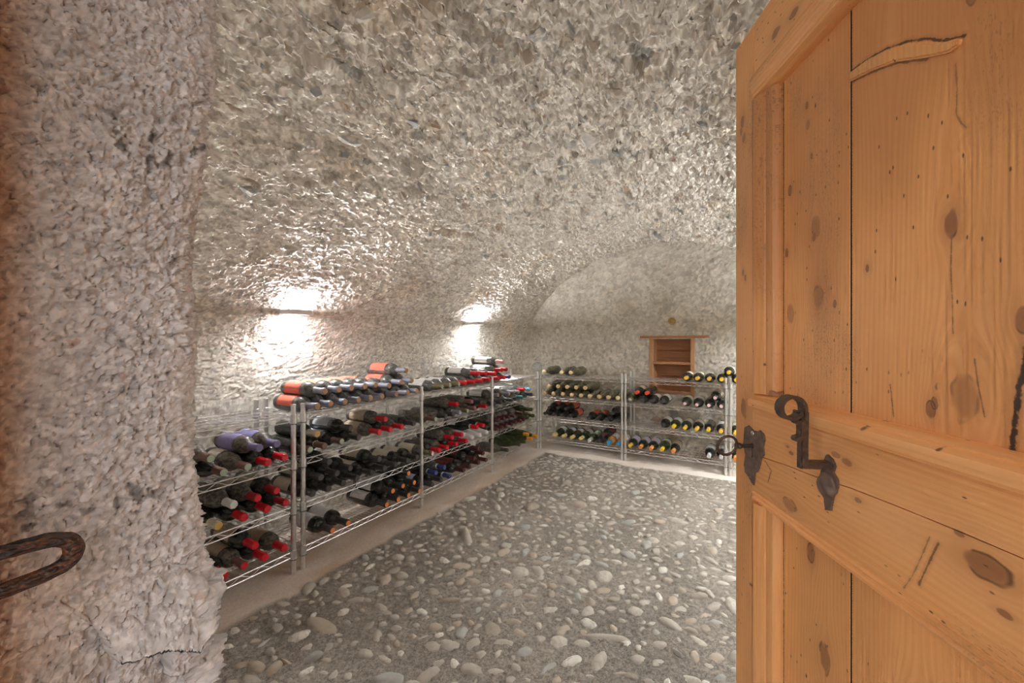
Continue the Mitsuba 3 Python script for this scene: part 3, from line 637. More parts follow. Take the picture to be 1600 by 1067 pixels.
SHELF_WORDS = {1: 'top shelf', 2: 'second shelf', 3: 'third shelf', 4: 'bottom shelf'}
ORD = ['first', 'second', 'third', 'fourth', 'fifth', 'sixth', 'seventh', 'eighth', 'ninth', 'tenth', 'eleventh', 'twelfth']
ROW = ['lower row', 'upper row', 'topmost']
rb = np.random.default_rng(77)
level = {}
for line in TABLE.strip().splitlines():
    head, out, items = line.split('|')
    rk, sh = head[0], int(head[1])
    unit = 'A' if rk == 'A' else ('B' if rk in 'BCD' else 'E')
    rows = [it.split() for it in items.split(';')]
    level.setdefault((unit, sh), []).extend([[rk, sh, float(out), int(r_[0]), float(r_[1]), r_[2], r_[3], r_[4], r_[5]] for r_ in rows])
for (unit, sh), bs in level.items():
    bs.sort(key=lambda b: (b[3], b[4]))
    centres = []
    for b in bs:
        rk, sh, out, lay, s, kd, glass, lab, cap = b
        Rr = RAD[kd]; z = DECK[sh - 1] + Rr + 0.0006
        for (s2, z2, r2, l2) in centres:
            if l2 < lay and abs(s2 - s) < Rr + r2:
                z = max(z, z2 + math.sqrt((Rr + r2) ** 2 - (s2 - s) ** 2) + 0.0004)
        centres.append((s, z, Rr, lay)); b.append(z)
    for rk in sorted({b[0] for b in bs}):
        mine = [b for b in bs if b[0] == rk]
        nl = max(b[3] for b in mine)
        for lay in range(nl + 1):
            row = sorted([b for b in mine if b[3] == lay], key=lambda b: b[4])
            for i, (rk, sh, out, lay, s, kd, glass, lab, cap, z) in enumerate(row):
                place = ('topmost, ' if lay == 2 else (f'{ORD[i]} from left{" in " + ROW[lay] if nl > 0 else ""}, ' if len(row) > 1 else (ROW[lay] + ', ' if nl > 0 else '')))
                c = CAPS[cap]
                words = ' '.join(w for w in (GLASSW[glass], LABELW[lab], c[3].split()[0] if c else '', 'wine bottle' if len(place.split()) < 4 else 'bottle') if w)
                k = thing('wine_bottle', f'{words}, {place}{SHELF_WORDS[sh]}, {RACK_WORDS[rk]}', 'wine bottle', f'wine bottles on {SHELF_WORDS[sh]} of {RACK_WORDS[rk]}')
                S = SHAPE[kd]
                end = S['L'] + (0.027 if cap in ('palecork', 'tancork') else 0)
                o = out + rb.uniform(-0.008, 0.008)
                yaw = rb.normal(0, 0.004)
                if rk in 'ABCD':
                    ax = np.array([math.cos(yaw), math.sin(yaw), 0]); tip = np.array([XS + o, s, z])
                else:
                    ax = np.array([math.sin(yaw), -math.cos(yaw), 0]); tip = np.array([s, YB - o, z])
                side = np.cross([0, 0, 1.0], ax)
                roll = rb.normal(0, 0.30)
                up = math.cos(roll) * np.array([0, 0, 1.0]) + math.sin(roll) * side
                M = np.eye(4); M[:3, 0] = np.cross(up, ax); M[:3, 1] = up; M[:3, 2] = ax; M[:3, 3] = tip - ax * end
                W = T(M.tolist())
                part(k, 'body', S['body'], to_world=W, bsdf='glass_' + glass)
                if lab != 'none': part(k, 'label', S['label'], to_world=W, bsdf='label_' + lab, label=LABELW[lab].replace('-labelled', '') + ' paper label')
                if c:
                    if cap in ('palecork', 'tancork'):
                        part(k, 'cork', S['cork'], to_world=W, bsdf='cap_' + c[0], label='cork')
                    else:
                        q_ = part(k, 'capsule', S['capsule'], to_world=W, bsdf='cap_' + c[0])
                        if c[1]: part(q_, 'capsule_top', S['end'], to_world=W, bsdf='cap_' + c[1])
                        if c[2]: part(k, 'neck_band', S['band'], to_world=W, bsdf='cap_' + c[2])

# round disc on the corner posts
mat('disc_mat', dusty((0.19, 0.19, 0.165), (0.30, 0.29, 0.255), 0.3, 0.7), 0.5)
dm = lathe([(0, -0.006), (0.050, -0.006), (0.054, -0.004), (0.055, 0.0), (0.054, 0.004), (0.048, 0.006), (0.046, 0.004), (0, 0.004)], 28)
M = trimesh.transformations.rotation_matrix(math.radians(62), [0.85, 0.5, 0]); M[:3, 3] = (-2.013, 4.005, POST_H + 0.040)
single('metal_disc', mikit.ply(dm, 'disc_mat', smooth=40), 'small round grey-green disc perched on the posts where the racks meet in the corner', 'disc', to_world=T(M.tolist()))

# ------------------------------------------------------------------ wooden niche and brass fitting in the end wall
def old_wood(p, n, uv):
    g = fbm(p.x * 9, p.y * 9, p.z * 120, octaves=3)
    return mix((0.30, 0.13, 0.055), (0.50, 0.26, 0.125), g)
def old_wood_up(p, n, uv):
    g = fbm(p.x * 120, p.y * 30, p.z * 9, octaves=3)
    return mix((0.36, 0.17, 0.075), (0.58, 0.32, 0.16), g)
mat('niche_wood', proc(old_wood), 0.6); mat('niche_wood_up', proc(old_wood_up), 0.6)
nk = thing('wall_niche', 'small wooden two-shelf niche let into the end wall above the right rack', 'wall niche')
yf = Y_BACK - 0.018
part(nk, 'side_board', mikit.ply(box(-0.914, -0.878, yf, Y_BACK + 0.21, 0.62, 1.21, 0.002), 'niche_wood_up'))
part(nk, 'side_board', mikit.ply(box(-0.514, -0.476, yf, Y_BACK + 0.21, 0.62, 1.21, 0.002), 'niche_wood_up'))
part(nk, 'lintel', mikit.ply(box(-1.01, -0.345, yf - 0.003, Y_BACK + 0.02, 1.212, 1.236, 0.003), 'niche_wood'))
part(nk, 'ceiling_board', mikit.ply(box(-0.90, -0.49, Y_BACK + 0.02, Y_BACK + 0.21, 1.205, 1.235, 0.002), 'niche_wood'))
part(nk, 'shelf', mikit.ply(box(-0.879, -0.513, yf + 0.006, Y_BACK + 0.20, 0.938, 0.966, 0.003), 'niche_wood'))
part(nk, 'sill', mikit.ply(box(-0.879, -0.513, yf + 0.004, Y_BACK + 0.20, 0.635, 0.662, 0.003), 'niche_wood'))
for z0, z1 in ((0.655, 0.80), (0.803, 0.955), (0.958, 1.075), (1.078, 1.215)):
    part(nk, 'back_plank', mikit.ply(box(-0.90, -0.49, Y_BACK + 0.195, Y_BACK + 0.215, z0, z1, 0.003), 'niche_wood'))
part(nk, 'backing', mikit.ply(box(-0.92, -0.47, Y_BACK + 0.216, Y_BACK + 0.236, 0.61, 1.24), 'niche_wood'))
mat('brass', (0.55, 0.41, 0.17), 0.18, metal=1.0)
fm = lathe([(0, 0.0), (0.034, 0.0), (0.036, 0.006), (0.036, 0.040), (0.033, 0.046), (0.029, 0.046), (0.027, 0.036), (0.020, 0.034), (0.008, 0.042), (0, 0.044)], 28)
M = np.eye(4); M[:3, 0] = (1, 0, 0); M[:3, 1] = (0, 0, 1); M[:3, 2] = (0, -1, 0); M[:3, 3] = (-0.688, Y_BACK - 0.004, 1.386)
single('brass_fitting', mikit.ply(fm, 'brass', smooth=35), 'small round brass fitting on the end wall above the wooden niche', 'wall fitting', to_world=T(M.tolist()))

# ------------------------------------------------------------------ the open pine door
D_A = np.array([-0.0703, -0.9975]); D_O = np.array([0.395, 0.72])
def cam2(Xc, Zc): return np.array([Xc * CY - Zc * SY, Xc * SY + Zc * CY])
o2 = cam2(*D_O); a2 = cam2(*D_A); n2 = cam2(-0.9975, 0.0703)
DM = np.eye(4); DM[:2, 0] = a2; DM[2, 1] = 1; DM[:3, 0][2] = 0; DM[:3, 1] = (0, 0, 1); DM[:2, 2] = n2; DM[2, 2] = 0; DM[:2, 3] = o2; DM[2, 3] = 0
DW = T(DM.tolist())
# door coordinates: a from the free edge to the hinges, b height, h out of the face
KNOTS = [  # (a, b, radius, darkness) on boards standing upright
    (0.0246, 1.558, .0050, .85), (0.029, 1.529, .0042, .8), (0.020, 1.543, .0036, .8), (0.027, 1.301, .0030, .7), (0.034, 1.290, .0026, .8), (0.029, 1.070, .0085, .85),
    (0.167, 1.503, .0028, .9), (0.170, 1.476, .0036, .5), (0.177, 1.430, .0022, .7), (0.130, 1.402, .0040, .9), (0.186, 1.333, .0085, .55), (0.181, 1.322, .0030, .9), (0.190, 1.2405, .0085, .6), (0.220, 1.230, .0028, .8), (0.131, 1.224, .0075, .5), (0.122, 1.315, .0036, .95),
    (0.362, 1.288, .0060, .95), (0.373, 1.137, .0110, .55), (0.343, 1.121, .0042, .9), (0.347, 1.128, .0030, .9), (0.415, 1.20, .0050, .85), (0.380, 1.475, .0045, .7), (0.270, 1.265, .0022, .95),
    (0.1755, 0.902, .0072, .85), (0.203, 0.782, .0095, .85), (0.33, 0.83, .0090, .6)]
MARKS = [  # dark cracks and scars on the upright boards: points, half width, darkness
    ([(0.2474, 1.4975), (0.2689, 1.4955), (0.2953, 1.4890), (0.3225, 1.4772), (0.3398, 1.4662), (0.3557, 1.4528), (0.3737, 1.4441)], .0010, .85),
    ([(0.2495, 1.4835), (0.2781, 1.4760), (0.3074, 1.4655), (0.3398, 1.4472)], .0010, .6),
    ([(0.3658, 1.4255), (0.367, 1.4025), (0.3664, 1.3817), (0.3704, 1.3718), (0.3748, 1.3651)], .0007, .45),
    ([(0.3623, 1.2748), (0.3617, 1.2478), (0.3629, 1.2195), (0.3635, 1.1914)], .0004, .6),
    ([(0.4309, 1.197), (0.423, 1.1903), (0.418, 1.1785), (0.4155, 1.1617), (0.412, 1.142), (0.4098, 1.1222), (0.4085, 1.1023)], .0022, 1.0),
    ([(0.3813, 1.1698), (0.3839, 1.1487), (0.389, 1.1232)], .0004, .6), ([(0.2994, 1.1397), (0.3034, 1.1074)], .0004, .7),
    ([(0.0502, 0.7851), (0.0759, 0.7872), (0.1049, 0.8002)], .0010, .95)]
RAIL_MARKS = [([(1.0113, 0.36), (0.9905, 0.3527), (0.9665, 0.3431), (0.9505, 0.3344)], .0007, .45), ([(1.0097, 0.3681), (0.9869, 0.3588), (0.9635, 0.3502)], .0009, .65),
              ([(1.000, 0.0943), (0.9908, 0.1117), (0.9716, 0.1032)], .0007, .6)]
FIGURE = [(0.365, 1.335, .024), (0.375, 1.13, .030), (0.30, 1.50, .02)]      # flame figure: the grain bends, no knot
RAIL_KNOTS = [(0.958, 0.156, .0085, .62), (1.010, 0.406, .0095, .95), (1.026, 0.386, .0024, .9), (0.982, 0.419, .0028, .9), (1.012, 0.278, .0026, .7), (1.048, 0.262, .0040, .7), (1.052, 0.245, .0035, .6), (1.636, 0.1234, .0060, .85), (1.6305, 0.1658, .0050, .9), (1.03, 0.16, .0022, .8), (1.037, 0.152, .0018, .8)]
def wood(knots, tone, figure=(), marks=()):
    def fn(p, n, uv):
        u, v = mi.Float(uv.x), mi.Float(uv.y)
        du = mi.Float(0); core = mi.Float(0); halo = mi.Float(0); rim = mi.Float(0)
        for (ku, kv, r) in figure:
            x, y = u - ku, (v - kv) * 0.33
            du += x * 0.85 * dr.exp(-(x * x + y * y) / (r * r) * 0.6)
        for (ku, kv, r, s) in knots:
            x, y = u - ku, (v - kv) * 0.55
            q = (x * x + y * y) / (r * r)
            du += x * 1.3 * dr.exp(-q * 0.20)
            wob = q * (0.65 + 0.7 * noise(u * 190, v * 110, ku * 50))
            core = dr.maximum(core, s * smoothstep(1.25, 0.45, wob))
            rim = dr.maximum(rim, s * smoothstep(0.45, 0.0, dr.abs(wob - 1.0)) * smoothstep(0.34, 0.66, noise(u * 140, v * 90, ku * 90 + 3)))
            halo = dr.maximum(halo, s * dr.exp(-q * 0.22))
        uu = u - du
        wv = 0.030 * (fbm(uu * 7, v * 1.1, 3, octaves=3) - 0.5)
        ring = 0.5 + 0.5 * dr.sin((uu + wv) * 900 + 12 * fbm(uu * 10, v * 0.9, 5, octaves=2))
        fine = noise(uu * 1500, v * 22, 2)
        blotch = fbm(u * 9, v * 3.2, 8, octaves=4)
        c = mix((0.74, 0.375, 0.150), (0.62, 0.275, 0.092), dr.clip(0.40 * ring + 0.45 * fine, 0, 1))
        c = c * (0.84 + 0.48 * blotch)
        c = mix(c, (0.46, 0.185, 0.062), 0.60 * smoothstep(0.54, 0.78, fbm(u * 5 + 4, v * 2, 1, octaves=3)))
        c = mix(c, (0.82, 0.46, 0.21), 0.40 * smoothstep(0.55, 0.8, fbm(u * 6 + 14, v * 1.6, 11, octaves=3)))
        c = mix(c, (0.42, 0.18, 0.075), 0.55 * halo)
        c = mix(c, (0.235, 0.095, 0.042), 0.80 * core)
        c = mix(c, (0.055, 0.026, 0.014), dr.clip(0.8 * rim, 0, 1))
        # worn, scuffed patches with dark grain and small dents
        worn = smoothstep(0.54, 0.74, fbm(u * 10, v * 3.6, 21, octaves=4))
        scr = smoothstep(0.56, 0.84, 0.65 * noise(u * 1500, v * 240, 4) + 0.35 * noise(u * 700, v * 700, 9)) * worn
        c = mix(c, (0.19, 0.09, 0.042), 0.60 * scr)
        c = mix(c, (0.36, 0.19, 0.10), 0.28 * worn)
        gate = smoothstep(0.50, 0.62, fbm(u * 6 + 9, v * 6, 33, octaves=2))
        f, _, w = voronoi(u * 150, v * 62)
        c = mix(c, (0.10, 0.045, 0.02), 0.85 * gate * dr.select(w > 0.93, smoothstep(0.17, 0.07, f), 0.0))
        f2, _, w2 = voronoi(u * 34, v * 17)
        c = mix(c, (0.075, 0.034, 0.016), 0.9 * dr.select(w2 > 0.955, smoothstep(0.095, 0.03, f2 + 0.06 * noise(u * 300, v * 300)), 0.0))
        jag = 0.0022 * (noise(u * 260, v * 260, 6) - 0.5) + 0.0012 * (noise(u * 800, v * 800, 8) - 0.5)
        for (pts, hw, s) in marks:
            d = mi.Float(9.0)
            for (ax, ay), (bx, by) in zip(pts[:-1], pts[1:]):
                ex, ey = bx - ax, by - ay
                t = dr.clip(((u - ax) * ex + (v - ay) * ey) / (ex * ex + ey * ey), 0, 1)
                X, Y = u - ax - t * ex, v - ay - t * ey
                d = dr.minimum(d, dr.sqrt(X * X + Y * Y))
            d = d + jag * min(1.0, hw / 0.0016)
            c = mix(c, (0.36, 0.16, 0.065), 0.5 * s * smoothstep(hw * 5, hw, d))
            c = mix(c, (0.05, 0.024, 0.013), s * smoothstep(hw * 1.3, hw * 0.5, d))
        return c * mi.Color3f(*tone)
    return fn
def wood_mat(name, knots, tone, figure=(), marks=()):
    fn = wood(knots, tone, figure, marks)
    def bump(p, n, uv): return noise(uv.x * 700, uv.y * 12, 2) * 0.6 + fbm(uv.x * 30, uv.y * 14, 6, octaves=2)
    scene[name] = {'type': 'twosided', 'bsdf': {'type': 'bumpmap', 'grain': proc(bump, 1e-3), 'scale': 0.0016,
                   'bsdf': {'type': 'principled', 'base_color': proc(fn), 'roughness': 0.42, 'specular': 0.45}}}
wood_mat('pine_upright', KNOTS, (0.93, 0.895, 0.84), FIGURE, MARKS)
wood_mat('pine_rail', RAIL_KNOTS, (0.97, 0.935, 0.88), (), RAIL_MARKS)
def door_mesh(m, upright=True, shift=(0.0, 0.0), bs=None, smooth=30):
    """uv in metres: across the grain, along the grain."""
    m2 = trimesh.graph.smooth_shade(m, angle=math.radians(smooth), facet_minarea=None) if smooth else m
    v = m2.vertices
    uv = np.stack([v[:, 0] + 0.35 * v[:, 2], v[:, 1]], 1) if upright else np.stack([v[:, 1] + 0.35 * v[:, 2], v[:, 0]], 1)
    return mikit.ply(m2, bs or ('pine_upright' if upright else 'pine_rail'), smooth=True, uv=uv + np.array(shift))
def strip(profile, lo, hi, along_b=True):
    """A moulding: (across, h) outline pushed along b (or along a)."""
    m = extrude(Polygon(profile), hi - lo)
    v = m.vertices.copy()
    out = np.stack([v[:, 0], v[:, 2] + lo, v[:, 1]], 1) if along_b else np.stack([v[:, 2] + lo, v[:, 0], v[:, 1]], 1)
    f = m.faces
    return trimesh.Trimesh(out, f[:, ::-1] if along_b else f, process=True)
door = thing('door_1', 'old waxed pine panel door with iron latch, standing open at the right', 'door', kind='structure')
TOP, BOT, WID = 1.697, 0.02, 0.765
def slab(a0, a1, b0, b1, h0, h1, bv=0.0018): return box(a0, a1, b0, b1, h0, h1, bv)
part(door, 'stile', door_mesh(slab(0, 0.0605, BOT, TOP, -0.036, 0)), to_world=DW)
part(door, 'stile', door_mesh(slab(WID - 0.09, WID, BOT, TOP, -0.036, 0), shift=(0.7, 0.3)), to_world=DW)
part(door, 'top_rail', door_mesh(slab(0.0612, WID - 0.091, 1.613, TOP, -0.036, 0.0), False), to_world=DW)
part(door, 'bottom_rail', door_mesh(slab(0.0612, WID - 0.091, BOT, 0.17, -0.036, 0.0), False, (0, 0.9)), to_world=DW)
crack = [(0.058, 1.0005), (0.0972, 1.0047), (0.1528, 1.0105), (0.185, 1.0125), (0.2181, 1.0150), (0.2689, 1.0212), (0.3261, 1.0248), (0.3865, 1.0280), (0.4309, 1.0293), (0.52, 1.033), (WID - 0.091, 1.036)]
up_half = Polygon([(x, y + 0.0005) for x, y in crack] + [(WID - 0.091, 1.075), (0.0612, 1.075)]).buffer(0)
lo_half = Polygon([(x, y - 0.0004) for x, y in crack] + [(WID - 0.091, 0.942), (0.0612, 0.942)]).buffer(0)
clip = Polygon([(0.0612, 0.9), (WID - 0.091, 0.9), (WID - 0.091, 1.2), (0.0612, 1.2)])
rail = []
for g in (up_half, lo_half):
    m = extrude(g.intersection(clip), 0.036); m.apply_translation((0, 0, -0.036)); rail.append(m)
rail.append(box(0.0612, WID - 0.091, 0.945, 1.07, -0.036, -0.008))
part(door, 'middle_rail', door_mesh(cat(rail), False), to_world=DW)
A1 = 0.116
vm = [(0.0622, -0.03), (0.0622, -0.001), (0.064, 0.0015), (0.068, 0.0055), (0.075, 0.0075), (0.082, 0.0055), (0.087, 0.001), (0.0905, -0.0005), (0.092, -0.003), (0.0945, -0.002), (0.100, -0.001), (0.108, -0.0035), (0.1115, -0.008), (0.1125, -0.014), (0.1125, -0.03)]
for b0, b1 in ((1.1015, 1.5685), (0.215, 0.9275)):
    part(door, 'moulding', door_mesh(strip(vm, b0, b1), True, (0.31, 0.1)), to_world=DW)
mr = [(WID - 0.0295 - x, h) for x, h in vm]
for b0, b1 in ((1.1015, 1.5685), (0.215, 0.9275)):
    part(door, 'moulding', door_mesh(strip(mr[::-1], b0, b1), True, (0.51, 0.4)), to_world=DW)
tm = [(1.613, -0.03), (1.613, -0.001), (1.611, 0.003), (1.606, 0.0065), (1.599, 0.0075), (1.590, 0.0065), (1.584, 0.003), (1.582, 0.001), (1.580, 0.0025), (1.575, 0.002), (1.571, -0.003), (1.5685, -0.010), (1.5685, -0.03)]
part(door, 'moulding', door_mesh(strip(tm, 0.0615, WID - 0.091, False), False, (0.13, 0.2)), to_world=DW)
mm = [(1.0758, -0.03), (1.0758, 0.001), (1.0765, 0.0055), (1.081, 0.0105), (1.0865, 0.0115), (1.092, 0.009), (1.0948, 0.0045), (1.0955, 0.002), (1.0975, 0.0025), (1.0995, 0.0005), (1.1012, -0.005), (1.1012, -0.03)]
part(door, 'moulding', door_mesh(strip(mm, 0.064, WID - 0.091, False), False, (0.23, 0.5)), to_world=DW)
bm = [(0.9425, -0.03), (0.9425, 0.0005), (0.9405, 0.003), (0.9375, 0.0015), (0.9350, 0.0005), (0.9320, 0.003), (0.9290, 0.002), (0.9278, -0.004), (0.9278, -0.03)]
part(door, 'moulding', door_mesh(strip(bm, 0.0615, WID - 0.091, False), False, (0.33, 0.8)), to_world=DW)
part(door, 'moulding', door_mesh(strip([(0.385 - y + 0.7575, h) for y, h in bm][::-1], 0.0615, WID - 0.091, False), False, (0.43, 0.8)), to_world=DW)
for i, (a0, a1) in enumerate(((0.1150, 0.2446), (0.2472, 0.4700), (0.4726, 0.6900))):
    for b0, b1 in ((1.09, 1.58), (0.20, 0.94)):
        part(door, 'panel_plank', door_mesh(slab(a0, a1, b0, b1, -0.034, -0.016, 0.0006), shift=(0.0056, 0)), to_world=DW)
    # black backing: shade of the joints as a dark sheet
part(door, 'backing', mikit.ply(slab(0.05, WID - 0.05, 0.10, 1.63, -0.0365, -0.0345, 0.0005), 'void_dark'), 'black sheet behind the planks, painted shade of the gaps', to_world=DW)
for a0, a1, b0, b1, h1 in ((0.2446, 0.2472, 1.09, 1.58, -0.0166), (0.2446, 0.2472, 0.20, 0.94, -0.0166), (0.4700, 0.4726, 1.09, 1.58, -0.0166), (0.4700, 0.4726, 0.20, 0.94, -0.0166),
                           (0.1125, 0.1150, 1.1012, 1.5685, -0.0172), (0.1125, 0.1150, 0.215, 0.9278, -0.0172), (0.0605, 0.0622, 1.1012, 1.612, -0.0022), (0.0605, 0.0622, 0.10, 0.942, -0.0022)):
    part(door, 'joint_shade_strip', mikit.ply(box(a0 - 0.0002, a1 + 0.0002, b0, b1, -0.035, h1), 'joint_shade_mat'), 'dark strip painted as shade and dirt in the joint', to_world=DW)  # strips set in the gaps: their shade and dirt as dark colour
ridge = Polygon([(0.2470, 1.4955), (0.2689, 1.4935), (0.2953, 1.4870), (0.3225, 1.4752), (0.3398, 1.4640), (0.3557, 1.4510), (0.3680, 1.4455), (0.3720, 1.4420), (0.3704, 1.4375), (0.3617, 1.4378), (0.3398, 1.4485), (0.3074, 1.4668), (0.2781, 1.4770), (0.2470, 1.4850)]).buffer(-0.002).buffer(0.002)
rm = cat([extrude(ridge, 0.0022), extrude(ridge.buffer(-0.0018), 0.0034)]); rm.apply_translation((0, 0, -0.0162))
part(door, 'splinter', door_mesh(rm, True, (0.53, 0.2)), 'raised curved splinter of wood', to_world=DW)

def iron_fn(p, n, uv): return mix((0.055, 0.043, 0.037), (0.16, 0.105, 0.075), fbm(p.x * 160, p.y * 160, p.z * 160, octaves=3))
def rust_fn(p, n, uv):
    c = mix((0.040, 0.033, 0.032), (0.115, 0.050, 0.028), smoothstep(0.35, 0.7, fbm(p.x * 150, p.y * 90, p.z * 150, octaves=4)))
    return mix(c, (0.20, 0.075, 0.035), smoothstep(0.60, 0.78, fbm(p.x * 240 + 5, p.y * 160, p.z * 240, octaves=3)))
def rough_iron(name, fn, rough, metal, scale=0.005):
    scene[name] = {'type': 'twosided', 'bsdf': {'type': 'bumpmap', 'pits': proc(lambda p, n, uv: fbm(p.x * 300, p.y * 300, p.z * 300, octaves=2), 8e-4), 'scale': scale,
                   'bsdf': {'type': 'principled', 'base_color': proc(fn), 'roughness': rough, 'metallic': metal, 'specular': 0.5}}}
rough_iron('iron', iron_fn, 0.42, 0.65, 0.0015); rough_iron('rust', rust_fn, 0.5, 0.25, 0.006)
mat('iron_plate', proc(lambda p, n, uv: mix((0.060, 0.043, 0.035), (0.20, 0.125, 0.09), fbm(p.x * 130, p.y * 130, p.z * 130, octaves=3))), 0.55, metal=0.15)
mat('bare_steel', (0.55, 0.53, 0.50), 0.25, metal=1.0)
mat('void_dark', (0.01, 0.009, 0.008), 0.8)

esc_xy = [(0.0357, 1.0387), (0.0482, 1.0445), (0.0582, 1.0414), (0.064, 1.0392), (0.0698, 1.0405), (0.0736, 1.0388), (0.0829, 1.0442), (0.0937, 1.0404), (0.0965, 1.0333), (0.0919, 1.0206), (0.0944, 1.0096), (0.0865, 1.0015), (0.0829, 0.9906), (0.0773, 0.979), (0.0687, 0.9742),
          (0.064, 0.9525), (0.0582, 0.9545), (0.0522, 0.9597), (0.0378, 0.9643), (0.0336, 0.9757), (0.0387, 0.9941), (0.0315, 1.0091), (0.0336, 1.0266)]
esc = Polygon(esc_xy).buffer(0.0016).buffer(-0.0012)
hole = unary_union([Polygon([(0.0588, 0.996), (0.0632, 0.996), (0.0622, 1.014), (0.0598, 1.014)]), LineString([(0.061, 1.0145), (0.061, 1.0146)]).buffer(0.0045)])
em = extrude(esc.difference(hole), 0.0022)
plate = part(door, 'lock_plate', mikit.ply(em, 'iron_plate'), 'scalloped rusty iron lock plate', to_world=DW)
hm = extrude(hole.buffer(0.0006), 0.0008)
part(plate, 'keyhole', mikit.ply(hm, 'void_dark'), to_world=DW)
nm = trimesh.creation.icosphere(subdivisions=2, radius=0.0042); nm.apply_scale((1, 1, 0.6)); nm.apply_translation((0.064, 1.0356, 0.003))
part(plate, 'nail_head', mikit.ply(nm, 'bare_steel', smooth=True), to_world=DW)
nm = trimesh.creation.icosphere(subdivisions=2, radius=0.0036); nm.apply_scale((1, 1, 0.6)); nm.apply_translation((0.057, 0.962, 0.003))
part(plate, 'nail_head', mikit.ply(nm, 'iron_plate', smooth=True), to_world=DW)

# latch handle: leaf plate, arm, upright bar with a scalloped collar and a scroll
ros_xy = [(0.2337, 1.0485), (0.2421, 1.0449), (0.2462, 1.0388), (0.2432, 1.0305), (0.2502, 1.024), (0.2502, 1.0153), (0.2432, 1.0024), (0.239, 0.9845), (0.2316, 0.9822), (0.2294, 0.9957), (0.2217, 1.0004), (0.2206, 1.0108), (0.2239, 1.0243), (0.225, 1.0323)]
ros = Polygon(ros_xy).buffer(0.002).buffer(-0.0015)
hk = part(door, 'latch_handle', mikit.ply(extrude(ros, 0.003), 'iron_plate'), 'black forged iron latch handle with a scroll', to_world=DW)
dome = trimesh.creation.icosphere(subdivisions=3, radius=0.0135); dome.apply_scale((1, 1.15, 0.55)); dome.apply_translation((0.236, 1.0135, 0.003))
dv_ = dome.vertices; dome.vertices[:, 2] += 0.0015 * np.sin((dv_[:, 0] - 0.236) * 420 + (dv_[:, 1] - 1.0135) * 260)
part(hk, 'boss', mikit.ply(dome, 'iron_plate', smooth=True), to_world=DW)
def side_profile(poly, a_mid, width, bev=0.0012):
    """An (h, b) outline given a width along a, with eased edges."""
    parts = []
    for g in getattr(poly, 'geoms', [poly]):
        a = extrude(g, width - 2 * bev); a.apply_translation((0, 0, bev))
        parts.append(a)
        inset = g.buffer(-bev)
        if not inset.is_empty:
            b = extrude(inset, width); parts.append(b)
    m = cat(parts); v = m.vertices
    return trimesh.Trimesh(np.stack([v[:, 2] + a_mid - width / 2, v[:, 1], v[:, 0]], 1), m.faces[:, ::-1], process=False)
arm = LineString([(0.000, 1.0372), (0.032, 1.0380)]).buffer(0.0048, cap_style='flat')
bar = Polygon([(0.0275, 1.0332), (0.0365, 1.0332), (0.0362, 1.060), (0.0355, 1.100), (0.0268, 1.100), (0.0275, 1.060)])
notch = unary_union([LineString([(0.0355, 1.0700), (0.0405, 1.0685)]).buffer(0.0032), LineString([(0.0355, 1.0870), (0.0405, 1.0885)]).buffer(0.0026), Polygon([(0.035, 1.066), (0.038, 1.066), (0.0372, 1.078), (0.038, 1.090), (0.035, 1.090)])])
part(hk, 'bar', mikit.ply(side_profile(unary_union([arm, bar, notch]), 0.2369, 0.0095), 'iron'), to_world=DW)
cx_, cz_, cr_ = 0.0452, 1.1045, 0.0135
sp = [(0.0312, 1.092)] + [(cx_ + (cr_ - 0.0000 * t) * math.cos(t), cz_ + cr_ * math.sin(t)) for t in np.linspace(math.pi, -0.25 * math.pi, 26)]
sp += [(cx_ + rr * math.cos(t), cz_ + rr * math.sin(t)) for t, rr in zip(np.linspace(-0.3 * math.pi, -0.80 * math.pi, 12), np.linspace(0.0132, 0.0105, 12))] + [(cx_ - 0.0078, cz_ - 0.0045)]
scroll = LineString(sp).buffer(0.0019, cap_style='round')
part(hk, 'scroll', mikit.ply(side_profile(scroll, 0.2369, 0.0150, 0.0006), 'iron'), to_world=DW)

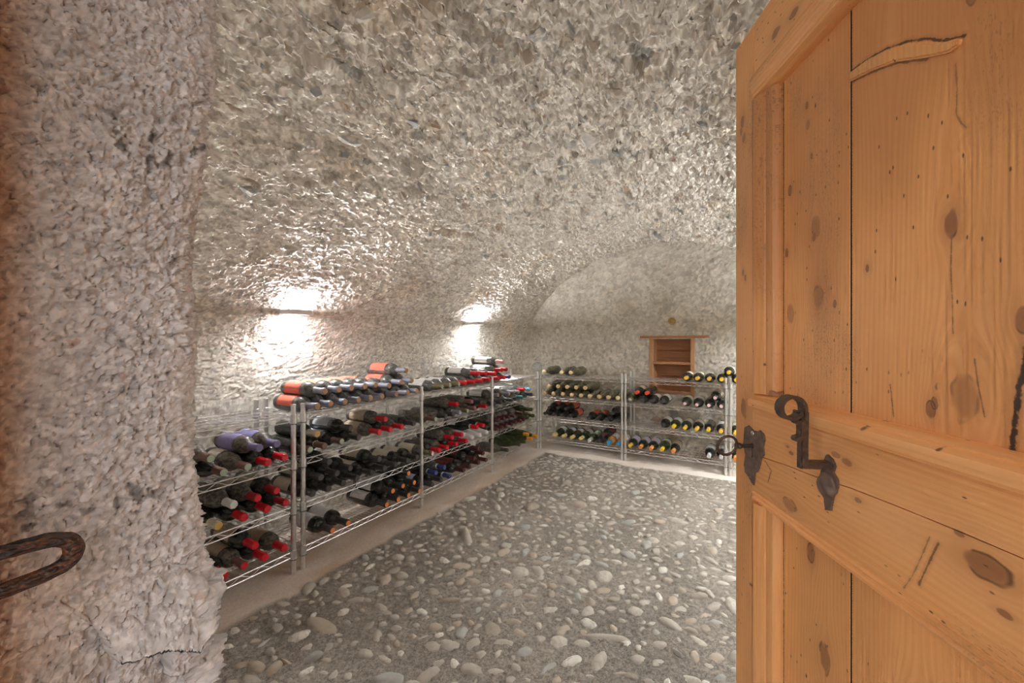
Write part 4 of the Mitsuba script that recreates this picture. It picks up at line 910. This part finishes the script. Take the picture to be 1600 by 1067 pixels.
# key in the lock
key = thing('door_key', 'old iron key with a ring bow sticking out of the lock plate', 'key')
km = lathe([(0, -0.02), (0.0032, -0.02), (0.0033, 0.019), (0.0046, 0.020), (0.0052, 0.0222), (0.0046, 0.0245), (0.0036, 0.0255), (0.0048, 0.0275), (0.003, 0.029), (0, 0.029)], 16)
km.apply_translation((0.061, 1.0145, 0.0))
part(key, 'shaft', mikit.ply(km, 'iron', smooth=40), to_world=DW)
tt = np.linspace(0, 2 * math.pi, 40, endpoint=False)
ring = [(0.061 + 0.006 * math.sin(t), 1.0145 + 0.0165 * math.sin(t), 0.0415 + 0.0150 * math.cos(t)) for t in tt]
part(key, 'bow', mikit.ply(tube(ring, 0.0021, 8, closed=True), 'iron', smooth=True), to_world=DW)

# timber door post out of frame, and the rusty staple that sticks out of it
single('trim_1', mikit.ply(box(XJ - 0.02, -0.53, -0.07, 0.05, 0.0, 1.80, 0.003), 'niche_wood_up'), 'timber door post at the left edge, just outside the picture', kind='structure')
st = []
path = [(0.02, 0.0175)] + [(0.02 + 0.085 * i / 8, 0.0172 - 0.0012 * i / 8) for i in range(1, 9)]
path = [(y, z) for y, z in path]
ub = [(0.030, 0.0180), (0.050, 0.0176), (0.070, 0.0172), (0.090, 0.0168), (0.104, 0.0160), (0.114, 0.0125), (0.1195, 0.0065), (0.1205, -0.001), (0.118, -0.0075), (0.112, -0.0120), (0.102, -0.0145), (0.088, -0.0158), (0.070, -0.0168), (0.050, -0.0175), (0.030, -0.018)]
ub = np.array(ub); tq = np.linspace(0, 1, len(ub)); tf = np.linspace(0, 1, 90)
uy, uz = PchipInterpolator(tq, ub[:, 0])(tf), PchipInterpolator(tq, ub[:, 1])(tf)
rad = 0.0066 + 0.0010 * np.exp(-((tf - 0.5) / 0.16) ** 2)
sm = tube(np.stack([np.full(90, -0.562), uy + 0.006, uz + 0.9835], 1), rad, 14)
v = sm.vertices; c_ = mf(v * 140, 2, 95) - 0.5
sm.vertices = v + sm.vertex_normals * (0.0016 * c_)[:, None]
single('iron_staple', mikit.ply(sm, 'rust', smooth=True), 'rusty iron staple loop in front of the plaster reveal at the left edge', 'iron staple')
